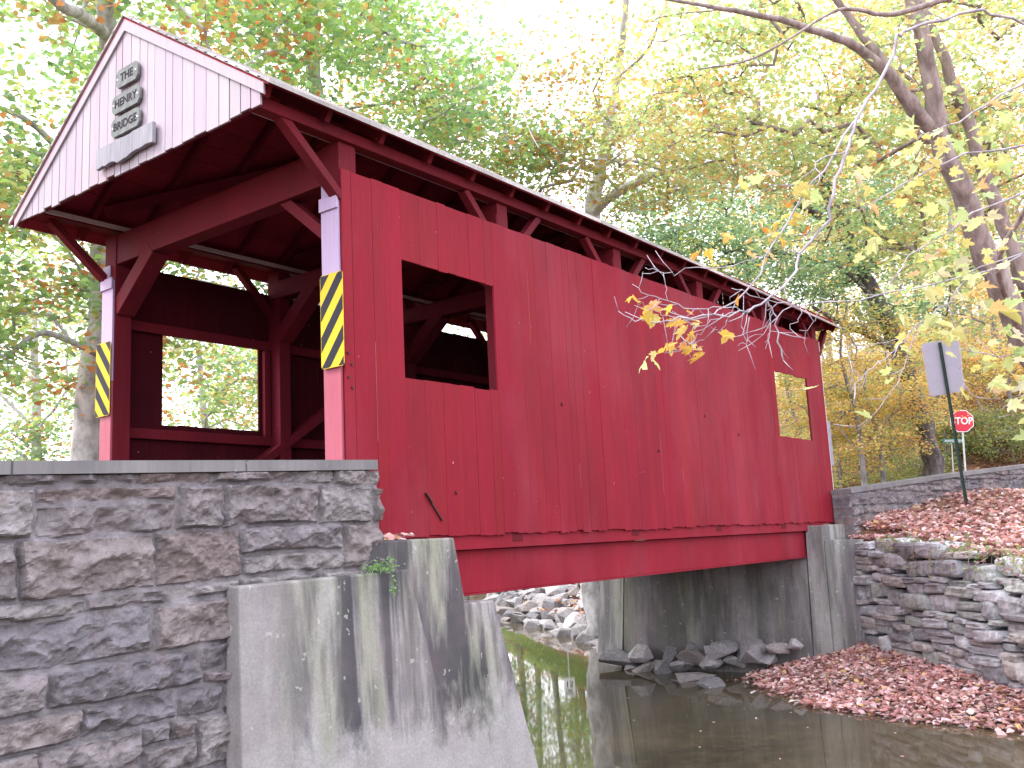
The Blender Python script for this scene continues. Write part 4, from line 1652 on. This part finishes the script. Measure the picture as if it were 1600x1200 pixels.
BG = [(.32, .42, .14), (.44, .48, .16), (.24, .34, .12), (.62, .54, .16), (.46, .28, .16)]
for k, (px, py, d, rx, rz) in enumerate([(1320, 730, 33, 1.6, .9), (1375, 715, 36, 1.7, 1.0), (1430, 700, 38, 1.6, 1.0), (1480, 690, 40, 1.3, 1.3), (1530, 690, 40, 1.5, 1.2), (1580, 680, 38, 1.7, 1.4), (1620, 650, 39, 1.8, 1.4), (1345, 660, 44, 2.4, 1.4), (1420, 650, 46, 2.2, 1.4), (1540, 620, 46, 2.2, 1.4), (1300, 690, 38, 1.8, 1.1), (1360, 640, 50, 2.6, 1.6), (1470, 640, 44, 2.2, 1.4), (1600, 600, 48, 2.6, 1.6), (1395, 690, 41, 1.8, 1.1), (1560, 660, 39, 1.7, 1.2)]):
    g_ = at(px, py, d)
    tz = float(terrain(np.array([g_.x]), np.array([g_.y]))[0])
    bush((g_.x, g_.y, tz), rx, rz, BG, [3, 3, 3, 1.4, 1], 400 + k, "leafy green and yellow bush on the slope behind the low stone wall", "bushes on the slope behind the stone wall")

# ------------------------------------------------------------------ foreground maple with hanging twigs
TW = [
    # main limb coming in from the upper right
    [(1760, 60, 9.0, .05), (1640, 50, 8.6, .036), (1550, 21, 8.2, .030), (1500, 19, 8.0, .027), (1417, 48, 7.8, .024), (1400, 58, 7.7, .022), (1392, 96, 7.6, .020), (1367, 137, 7.5, .019), (1337, 187, 7.4, .018), (1329, 229, 7.3, .016), (1308, 283, 7.2, .014), (1296, 342, 7.1, .013), (1250, 396, 7.0, .011), (1233, 442, 6.9, .010), (1199, 471, 6.8, .009), (1171, 486, 6.7, .008), (1119, 492, 6.6, .007), (1062, 499, 6.5, .006), (1025, 503, 6.4, .005), (993, 499, 6.4, .004), (966, 486, 6.4, .003)],
    [(1337, 187, 7.4, .010), (1290, 265, 7.2, .009), (1258, 300, 7.2, .008), (1208, 375, 7.1, .007), (1179, 446, 7.0, .007), (1137, 479, 6.9, .006), (1100, 497, 6.8, .005), (1057, 505, 6.7, .005), (1060, 524, 6.7, .004), (1081, 537, 6.6, .004), (1100, 531, 6.6, .003)],
    [(1158, 486, 6.7, .005), (1120, 480, 6.6, .004), (1080, 482, 6.6, .004), (1044, 471, 6.5, .0035), (1012, 458, 6.5, .003), (988, 444, 6.5, .002)],
    [(1062, 499, 6.5, .004), (1035, 492, 6.5, .003), (1010, 480, 6.5, .002), (997, 474, 6.5, .002)],
    [(1200, 400, 7.0, .004), (1160, 412, 6.9, .004), (1107, 417, 6.9, .0035), (1055, 426, 6.8, .003), (1029, 423, 6.8, .003), (1008, 418, 6.8, .002)],
    [(1150, 488, 6.7, .005), (1120, 500, 6.6, .004), (1095, 520, 6.6, .003), (1082, 530, 6.6, .003), (1075, 545, 6.6, .002)],
    [(1199, 471, 6.8, .007), (1207, 480, 6.8, .006), (1212, 505, 6.8, .006), (1218, 531, 6.8, .006), (1224, 563, 6.8, .005)],
    [(1200, 473, 6.8, .005), (1205, 501, 6.8, .004), (1203, 520, 6.8, .003), (1196, 535, 6.8, .003)],
    [(1171, 496, 6.8, .005), (1166, 516, 6.8, .004), (1168, 530, 6.8, .003), (1160, 539, 6.8, .003), (1153, 540, 6.8, .002)],
    [(1240, 470, 7.0, .005), (1215, 495, 6.9, .004), (1190, 520, 6.9, .003), (1165, 530, 6.9, .003), (1158, 510, 6.9, .002)],
    [(1600, 395, 7.6, .007), (1500, 430, 7.4, .006), (1420, 452, 7.3, .006), (1340, 468, 7.2, .005), (1248, 479, 7.0, .005), (1200, 470, 6.9, .004), (1160, 455, 6.9, .003), (1140, 465, 6.8, .002)],
    [(1250, 480, 7.0, .004), (1245, 505, 7.0, .003), (1235, 514, 7.0, .002)],
    [(1285, 470, 7.0, .004), (1275, 500, 7.0, .003), (1262, 515, 7.0, .002), (1258, 540, 7.0, .002)],
    [(1180, 480, 6.8, .005), (1140, 500, 6.7, .004), (1128, 515, 6.7, .003), (1112, 520, 6.7, .002)],
    [(1130, 490, 6.7, .004), (1100, 505, 6.6, .003), (1080, 520, 6.6, .003), (1062, 545, 6.6, .002), (1045, 550, 6.6, .002)],
    [(1044, 471, 6.5, .003), (1040, 450, 6.5, .002), (1036, 430, 6.5, .0015)],
    [(1650, 440, 8, .010), (1600, 400, 7.8, .009), (1520, 430, 7.6, .007), (1480, 470, 7.5, .006), (1437, 509, 7.4, .006), (1413, 532, 7.3, .005), (1390, 552, 7.3, .005), (1361, 573, 7.2, .004), (1337, 599, 7.2, .004), (1335, 617, 7.2, .003)],
    [(1437, 509, 7.4, .004), (1420, 560, 7.4, .004), (1402, 599, 7.4, .003), (1375, 637, 7.3, .003), (1343, 666, 7.3, .002)],
    [(1480, 470, 7.5, .005), (1500, 550, 7.5, .004), (1507, 599, 7.5, .004), (1533, 637, 7.5, .003), (1559, 652, 7.5, .002)],
    [(1413, 532, 7.3, .003), (1370, 538, 7.2, .003), (1323, 544, 7.2, .003), (1330, 565, 7.2, .002), (1344, 600, 7.2, .002)],
    [(1329, 229, 7.3, .007), (1280, 250, 7.2, .005), (1240, 290, 7.2, .004), (1200, 290, 7.1, .003)],
    [(1700, 250, 8.4, .014), (1600, 230, 8.0, .012), (1500, 240, 7.8, .010), (1440, 270, 7.6, .008), (1390, 300, 7.4, .006), (1340, 330, 7.3, .004)],
    [(1700, 330, 8.4, .012), (1600, 300, 8.0, .010), (1520, 330, 7.8, .008), (1470, 370, 7.6, .006), (1420, 400, 7.5, .005), (1380, 460, 7.4, .003)],
    [(1720, 150, 8.4, .016), (1620, 120, 8.2, .012), (1560, 150, 8.0, .010), (1500, 190, 7.8, .007), (1440, 210, 7.6, .005)],
    [(1720, 560, 7.6, .010), (1640, 540, 7.2, .008), (1560, 560, 7, .005), (1500, 545, 6.9, .003)],
    [(1700, 620, 7.6, .010), (1640, 600, 7.2, .007), (1590, 620, 7.0, .004), (1565, 640, 6.9, .002)],
]
bx, by = 7.5, -9.2
bz = float(terrain(np.array([bx]), np.array([by]))[0])
fm = empty("maple_tree", (bx, by, bz), "foreground maple whose bare twigs and yellow leaves hang in from the right", "tree")
mt2 = MB()
topn = at(1760, 60, 9.0)
mt2.tube([(bx, by, bz - .1), (bx + .1, by - .1, bz + 2), (bx - .1, by, bz + 4.5), (bx - .5, by + .2, bz + 7)], [.2, .17, .14, .07], 10)
mt2.build("trunk", BARK_GREY, fm, True)
ml = MB()
hub = Vector((bx - .1, by, bz + 4.3))
for st in TW:
    if st[0][0] >= 1600:
        e = at(*st[0][:3])
        mid = (hub + e) / 2 + Vector((0, 0, .5))
        ml.tube([hub, mid, e], [st[0][3] * 1.5, st[0][3] * 1.25, st[0][3]], 6, cap=False)
LP = []
r = np.random.default_rng(9)
for si, st in enumerate(TW):
    pts = [at(*p[:3]) for p in st]
    P2, R2 = [], []
    for i in range(len(pts) - 1):
        for k in range(3):
            t = k / 3
            j = .0 if (i == 0 and k == 0) else .011
            P2.append(pts[i].lerp(pts[i + 1], t) + Vector(r.normal(0, j, 3)))
            R2.append(min(.0125, (st[i][3] * (1 - t) + st[i + 1][3] * t) * .9))
    P2.append(pts[-1])
    R2.append(st[-1][3])
    ml.tube(P2, R2, 6)
    # side twigs
    for i in range(4, len(P2), 2):
        if P2[i].length and r.random() < (.75 if R2[i] < .012 else .35):
            ln = r.uniform(.06, .26)
            d = (P2[i] - P2[i - 1]).normalized()
            s_ = Vector(r.normal(0, 1, 3))
            s_ = (s_ - d * s_.dot(d)).normalized()
            e1 = P2[i] + (d * .6 + s_ * .6).normalized() * ln * .5
            e2 = e1 + (d * .5 + s_ * .4 + Vector((0, 0, .15))).normalized() * ln * .5
            ml.tube([P2[i], e1, e2], [min(R2[i], .004), .003, .0018], 4)
            if si >= 20 or (si in (0, 1) and i < 30): LP.append((e2, 1))
            elif si in (16, 17, 18): LP.append((e2, .5))
    if si >= 20:
        for i in range(3, len(P2)): LP.append((P2[i], 2))
ml.build("branches", BARK_TWIG, fm, True)
P = []
for p, wgt in LP:
    for _ in range(r.poisson(.9 * wgt)):
        P.append(np.array(p) + r.normal(0, .11, 3) + np.array([0, 0, -.05]))
P = np.array(P)
P2_ = []
# clusters of big yellow leaves traced from the photograph
CL = [(1090, 552, 5, 6.6, 10), (1075, 540, 2, 6.6, 8), (1048, 543, 3, 6.6, 8), (1035, 482, 4, 6.5, 12), (1010, 490, 2, 6.5, 8), (985, 472, 2, 6.5, 6), (1085, 500, 4, 6.6, 16), (1060, 505, 3, 6.6, 8), (1080, 525, 3, 6.6, 8),
      (1132, 524, 2, 6.8, 6), (1152, 468, 1, 6.8, 3), (1200, 350, 7, 7.2, 28), (1150, 395, 6, 7.2, 24), (1240, 380, 5, 7.2, 24), (1100, 400, 2, 7.1, 14)]
for (px, py, n_, d, sp) in CL:
    for _ in range(n_):
        P2_.append(np.array(at(px + r.normal(0, sp), py + r.normal(0, sp * .6), d + r.normal(0, .08))))
for (px, py, n_, sx_, sy_, d) in [(1500, 280, 20, 60, 40, 8.2), (1540, 400, 30, 50, 45, 7.6), (1440, 420, 18, 45, 45, 7.8), (1560, 500, 26, 40, 45, 7.2), (1480, 480, 15, 50, 35, 7.4), (1590, 600, 12, 25, 40, 7), (1400, 250, 10, 50, 40, 8), (1570, 180, 10, 40, 50, 8.4)]:
    for _ in range(n_):
        P = np.vstack([P, np.array(at(px + r.normal(0, sx_), py + r.normal(0, sy_), d + r.normal(0, .3)))])
colr = pick([(.60, .54, .20), (.58, .60, .28), (.46, .56, .26), (.62, .40, .20), (.64, .58, .42)], [3, 3.4, 3, .7, 1], len(P), r, .12)
leaves("crown", P, .105, colr, LEAF, fm, tilt=.75, detailed=True, r=r, droop=.8)
P2_ = np.array(P2_)
leaves("foliage", P2_, .088, pick([(.62, .40, .08), (.60, .28, .07), (.64, .50, .20)], [3, 1.4, 1], len(P2_), r, .12), LEAF, fm, tilt=.9, detailed=True, r=r, droop=1.1)

# ------------------------------------------------------------------ fallen leaves
LC = [(.66, .38, .36), (.54, .27, .25), (.74, .52, .52), (.42, .18, .18), (.80, .66, .66), (.70, .46, .22), (.28, .15, .15)]
LW = [4, 3, 3.5, 1.6, 2.6, .7, 1]


def scatter(name, n, gen, size, lift, seed, label, pal_=LC, w_=LW, tilt=.45, dense=None):
    r = np.random.default_rng(seed)
    x, y = gen(r, n)
    z = terrain(x, y)
    return x, y, z, r


def litter(name, label, x, y, z, r, size, pal_=LC, w_=LW, tilt=.34, lift=.05):
    P = np.stack([x, y, z + r.uniform(.0, lift, len(x))], 1)
    colr = pick(pal_, w_, len(x), r, .15) * (.72 + .56 * fbm(x * 1.4, y * 1.4, 0, 91))[:, None]
    o = leaves(name, P, size, colr, LITTER, None, tilt=tilt, r=r, fold=.35)
    return tag(o, label, "leaves", None, "stuff")


r = np.random.default_rng(51)
n_ = 22000
t = r.uniform(-3.3, 9.5, n_)
s = r.uniform(-.1, 3.0, n_)
x = WALL_A[0] + WU[0] * t + WN[0] * s
y = WALL_A[1] + WU[1] * t + WN[1] * s
wd = np.interp(t, [-3.6, -2.2, 0, 3.26, 4.7, 5.65, 9], [.2, 1.2, 2.45, 2.4, 1.7, 1.0, .6])
wd = wd + .25 * (fbm(t * 2, s * 2, 0, 77) - .5) * 2
keep = (s < wd + r.exponential(.08, n_)) & ((t > -.2) | (x < 11.55)) & (r.random(n_) < np.where(t < -.5, .55, .9)) & ~((t < -1.0) & (s > 1.3))
x, y, s, t = x[keep], y[keep], s[keep], t[keep]
z = np.maximum(terrain(x, y), -2.795)
litter("fallen_leaves", "pinkish tan fallen leaves covering the bar beside the water", x, y, z, r, .105)
n_ = 30000
x = r.uniform(8, 28, n_)
y = r.uniform(-11, -.3, n_)
sw_ = (x - WALL_A[0]) * WN[0] + (y - WALL_A[1]) * WN[1]
yp = np.where(x > 12.9, ypar(x), -.25)
keep = (sw_ < -.05) & (y < yp - .06) & (x > 12.0 - 0 * y - np.where(y > -1, 0, 9))
x, y, sw_ = x[keep], y[keep], sw_[keep]
tw_ = (x - WALL_A[0]) * WU[0] + (y - WALL_A[1]) * WU[1]
zc_ = np.where((sw_ > -1.0), np.interp(tw_, [0, 5, 10.4], [-.46, -.68, -.9]), -9)
litter("fallen_leaves", "pinkish tan fallen leaves blanketing the slope above the dry stone wall", x, y, np.maximum(terrain(x, y), zc_), r, .12)
n_ = 24000
x = r.uniform(32, 60, n_)
y = r.uniform(-14, 12, n_)
litter("fallen_leaves", "brown fallen leaves on the wooded hillside floor behind the road", x, y, terrain(x, y), r, .17, [(.32, .17, .10), (.24, .12, .08), (.42, .26, .16), (.45, .30, .08)], [3, 3, 2, 1])
x = r.uniform(12.3, 14.6, 1500)
y = r.uniform(-2.2, -.3, 1500)
sw_ = (x - WALL_A[0]) * WN[0] + (y - WALL_A[1]) * WN[1]
k_ = (sw_ < .0) & (y < np.where(x > 12.9, ypar(x), -.36) - .02)
litter("fallen_leaves", "fallen leaves banked in the corner between abutment and low stone wall", x[k_], y[k_], np.maximum(terrain(x[k_], y[k_]), -.42) + .04, r, .11)
# a few on the abutment ledges and riprap
n_ = 60
x = r.uniform(.05, .95, n_) ** 1.0
y = r.uniform(-.42, -.03, n_)
litter("fallen_leaves", "few dry pink leaves lying on the concrete ledge below the siding corner", x[:34] * .55, y[:34], np.full(34, -.03), r, .09, lift=.05)
x = r.uniform(13, 21, 900)
y = r.uniform(5.5, 15, 900)
dd = dpoly(x, y, RIGHT)
k_ = (~inside(x, y, CH)) & (dd < 3.4) & (dd > .2)
litter("fallen_leaves", "orange fallen leaves caught among the riprap rocks upstream", x[k_], y[k_], -2.7 + dd[k_] * .48 + .12, r, .14, [(.6, .3, .14), (.5, .25, .2), (.62, .42, .3)], [2, 2, 1], lift=.22)
# floating leaves
xf = r.uniform(-1, 11, 70)
yf = r.uniform(-5, 3, 70)
k_ = inside(xf, yf, CH)
litter("floating_leaves", "scattered single leaves floating on the dark water", xf[k_], yf[k_], np.full(k_.sum(), -2.797), r, .05, lift=.003, tilt=.05)

# trailing plants along the top of the dry stone wall
mbp = MB()
r = np.random.default_rng(88)
LPp = []
for _ in range(260):
    t = r.uniform(.8, 10)
    base = WALL_A + WU * t + WN * r.uniform(-.25, .08)
    zt = np.interp(t, [0, 5, 10.4], [-.42, -.68, -.9])
    h = r.uniform(.08, .3)
    p0 = Vector((*base, zt - .05))
    outv = Vector((WN[0], WN[1], 0)) * r.uniform(.0, .22) + Vector(r.normal(0, .05, 3))
    if r.random() < .55:
        p1 = p0 + outv + Vector((0, 0, h * .3))
        p2 = p0 + outv * 1.5 + Vector((0, 0, -h * 1.6))
    else:
        p1 = p0 + outv * .3 + Vector((0, 0, h * .6))
        p2 = p0 + outv + Vector((0, 0, h))
    mbp.tube([p0, p1, p2], [.004, .003, .002], 3, (.42, .33, .24))
    for k in range(r.integers(2, 9)):
        q = p0.lerp(p1, r.random()) if r.random() < .4 else p1.lerp(p2, r.random())
        LPp.append(np.array(q) + r.normal(0, .03, 3))
o = npmesh("ground_cover", np.array(mbp.v), mbp.f, LITTER, None, np.array(mbp.c))
tag(o, "thin trailing stems hanging over the top of the dry stone wall", "plants", None, "stuff")
P = np.array(LPp)
o = leaves("ground_cover", P, .065, pick([(.20, .30, .12), (.30, .36, .14), (.38, .18, .22), (.30, .26, .14), (.45, .42, .2)], [3, 2, 2, 1, 1], len(P), r), LEAF, None, tilt=.8, r=r)
tag(o, "small green and purple leaves of plants trailing over the dry stone wall", "plants", None, "stuff")
# little green weed on the wing ledge
wd_ = empty("weed", (-.17, -.60, -.31), "tiny bright green weed growing on the concrete ledge under the stone wall", "plant")
P = np.array([(-.17, -.60, -.27)]) + r.normal(0, 1, (90, 3)) * np.array([.09, .03, .035])
P = np.vstack([P, np.array([(-.06, -.63, -.45)]) + r.normal(0, 1, (22, 3)) * np.array([.02, .012, .06])])
leaves("foliage", P, .032, pick([(.22, .42, .14), (.30, .50, .2)], [1, 1], len(P), r), LEAF, wd_, tilt=.8, r=r)
mb = MB()
for k in range(7):
    a = r.normal(0, .06)
    mb.tube([(-.17, -.52, -.32), (-.17 + a, -.6, -.27), (-.17 + a * 1.8, -.63, -.33)], .0025, 3)
mb.build("stems", simple("green_stem", (.2, .33, .12)), wd_)
# grass on the upstream bank (seen mirrored in the water)
n_ = 9000
x = r.uniform(14, 36, n_)
y = r.uniform(7, 30, n_)
dd = dpoly(x, y, RIGHT)
k_ = (~inside(x, y, CH)) & (dd > 3.0) & (dd < 12)
x, y = x[k_], y[k_]
z = terrain(x, y)
N_ = len(x)
h = r.uniform(.12, .3, N_)
a = r.uniform(0, 6.28, N_)
V = np.empty((N_, 3, 3))
V[:, 0] = np.stack([x - .03 * np.cos(a), y - .03 * np.sin(a), z - .02], 1)
V[:, 1] = np.stack([x + .03 * np.cos(a), y + .03 * np.sin(a), z - .02], 1)
V[:, 2] = np.stack([x + r.normal(0, .08, N_), y + r.normal(0, .08, N_), z + h], 1)
o = npmesh("grass", V.reshape(-1, 3), np.arange(N_ * 3).reshape(-1, 3), LEAF, None, np.repeat(pick([(.30, .42, .08), (.42, .50, .12), (.22, .30, .07)], [2, 1, 1], N_, r), 3, 0))
tag(o, "bright green grass on the upstream bank above the riprap", "grass", None, "stuff")

# ------------------------------------------------------------------ signs
def post_sign(name, base, topp, label, group=None):
    return empty(name, base, label, "sign", group)


# back of a sign on a leaning green channel post
B = at(1507, 764, 21.0)
B.z = float(terrain(np.array([B.x]), np.array([B.y]))[0]) - .05
T = at(1468, 535, 20.6)
p = empty("road_sign", B, "blank grey back of a sign on a leaning dark green post by the stone wall", "sign")
ax = (T - B).normalized()
fc = Vector((-.93, -.37, 0))
fc = (fc - ax * fc.dot(ax)).normalized()
sd_ = ax.cross(fc).normalized()
mb = MB()
for o_, w_, t_ in ((0, .055, .006), (-.03, .006, .035), (.03, .006, .035)):
    c0 = B + sd_ * o_ + fc * (.02 if w_ < .02 else 0)
    c1 = T + sd_ * o_ + fc * (.02 if w_ < .02 else 0)
    vs = [q + sd_ * a * w_ / 2 + fc * b_ * t_ / 2 for q in (c0, c1) for a, b_ in ((-1, -1), (1, -1), (1, 1), (-1, 1))]
    mb.add(vs, [(0, 1, 2, 3), (7, 6, 5, 4), (0, 4, 5, 1), (1, 5, 6, 2), (2, 6, 7, 3), (3, 7, 4, 0)])
mb.build("post", POSTG, p)
mb = MB()
top_, hgt_, hw = T + ax * .03, 1.15, .36
ctr = top_ - ax * hgt_ / 2 - fc * .03
prof = []
c = .05
for (su, sv, a0) in ((1, -1, -90), (1, 1, 0), (-1, 1, 90), (-1, -1, 180)):
    for k in range(4):
        a = math.radians(a0 + 30 * k)
        prof.append(ctr + sd_ * (su * (hw - c) + c * math.cos(a)) + ax * (sv * (hgt_ / 2 - c) + c * math.sin(a)))
mb.prism(prof, -fc * .004)
mb.build("sign_panel", ALU, p)

# stop sign
SCn = at(1503, 658, 33.8)
gz = 1.25
p = empty("stop_sign", (SCn.x, SCn.y, gz), "red octagonal STOP sign on a pale post beyond the bridge", "sign")
fc = (CAM - SCn)
fc.z = 0
fc.normalize()
fc = Matrix.Rotation(.25, 3, 'Z') @ fc
sd_ = Vector((0, 0, 1)).cross(fc).normalized()
tilt_ = Matrix.Rotation(-.06, 3, fc)
upv = tilt_ @ Vector((0, 0, 1))
sd_ = upv.cross(fc).normalized()


def octo(R):
    return [SCn + sd_ * (R * math.cos(math.radians(22.5 + 45 * k))) + upv * (R * math.sin(math.radians(22.5 + 45 * k))) for k in range(8)]


mb = MB()
mb.prism(octo(.412), -fc * .004)
mb.build("border", WHT, p)
mb = MB()
mb.prism([q + fc * .0015 for q in octo(.385)], fc * .002)
mb.build("sign_face", SGR, p)
text_mesh("STOP", .34, WHT, p, SCn + fc * .006, sd_, upv, .004, bold=.008, sx=.86)
mb = MB()
bs = SCn - upv * (SCn.z - gz + .1) + sd_ * .03 - fc * .03
mb.beam(bs, SCn - fc * .03 + upv * .35, .06, .03, fc)
mb.build("post", POSTS, p)
# street name sign
NS = at(1487, 689, 34.2)
p = empty("street_name_sign", (NS.x, NS.y, 1.3), "small green street name blade beside the stop sign post", "sign")
mb = MB()
vs = [NS + sd_ * a + upv * q for a, q in ((-.30, -.075), (.42, -.075), (.42, .075), (-.30, .075))]
mb.prism(vs, -fc * .004)
mb.build("blade", SGG, p)
text_mesh("MANSION", .13, WHT, p, NS + fc * .003 + sd_ * .06, sd_, upv, .003, bold=.003)
mb = MB()
mb.beam(NS - upv * (NS.z - 1.2) - fc * .03, NS - fc * .03, .035, .035, fc)
mb.build("post", POSTS, p)
# speed limit sign upstream, visible mirrored in the creek
sp = Vector((29.3, 18.0, .78))
gz = float(terrain(np.array([29.2]), np.array([17.95]))[0])
p = empty("speed_limit_sign", (29.2, 17.9, gz), "white SPEED LIMIT 15 sign on the upstream bank, mirrored in the creek", "sign")
fc = (CAM - sp)
fc.z = 0
fc.normalize()
sd_ = Vector((0, 0, 1)).cross(fc).normalized()
upv = Vector((0, 0, 1))
mb = MB()
mb.prism([sp + sd_ * a + upv * q for a, q in ((-.23, -.38), (.23, -.38), (.23, .38), (-.23, .38))], -fc * .004)
mb.build("sign_face", WHT, p)
text_mesh("SPEED", .13, BLK, p, sp + fc * .004 + upv * .28, sd_, upv, .003, bold=.003)
text_mesh("LIMIT", .13, BLK, p, sp + fc * .004 + upv * .13, sd_, upv, .003, bold=.003)
text_mesh("15", .36, BLK, p, sp + fc * .004 - upv * .14, sd_, upv, .003, bold=.006)
mb = MB()
mb.beam((sp.x - fc.x * .03, sp.y - fc.y * .03, gz - .1), sp - fc * .03 + upv * .3, .05, .03, fc)
mb.build("post", POSTS, p)
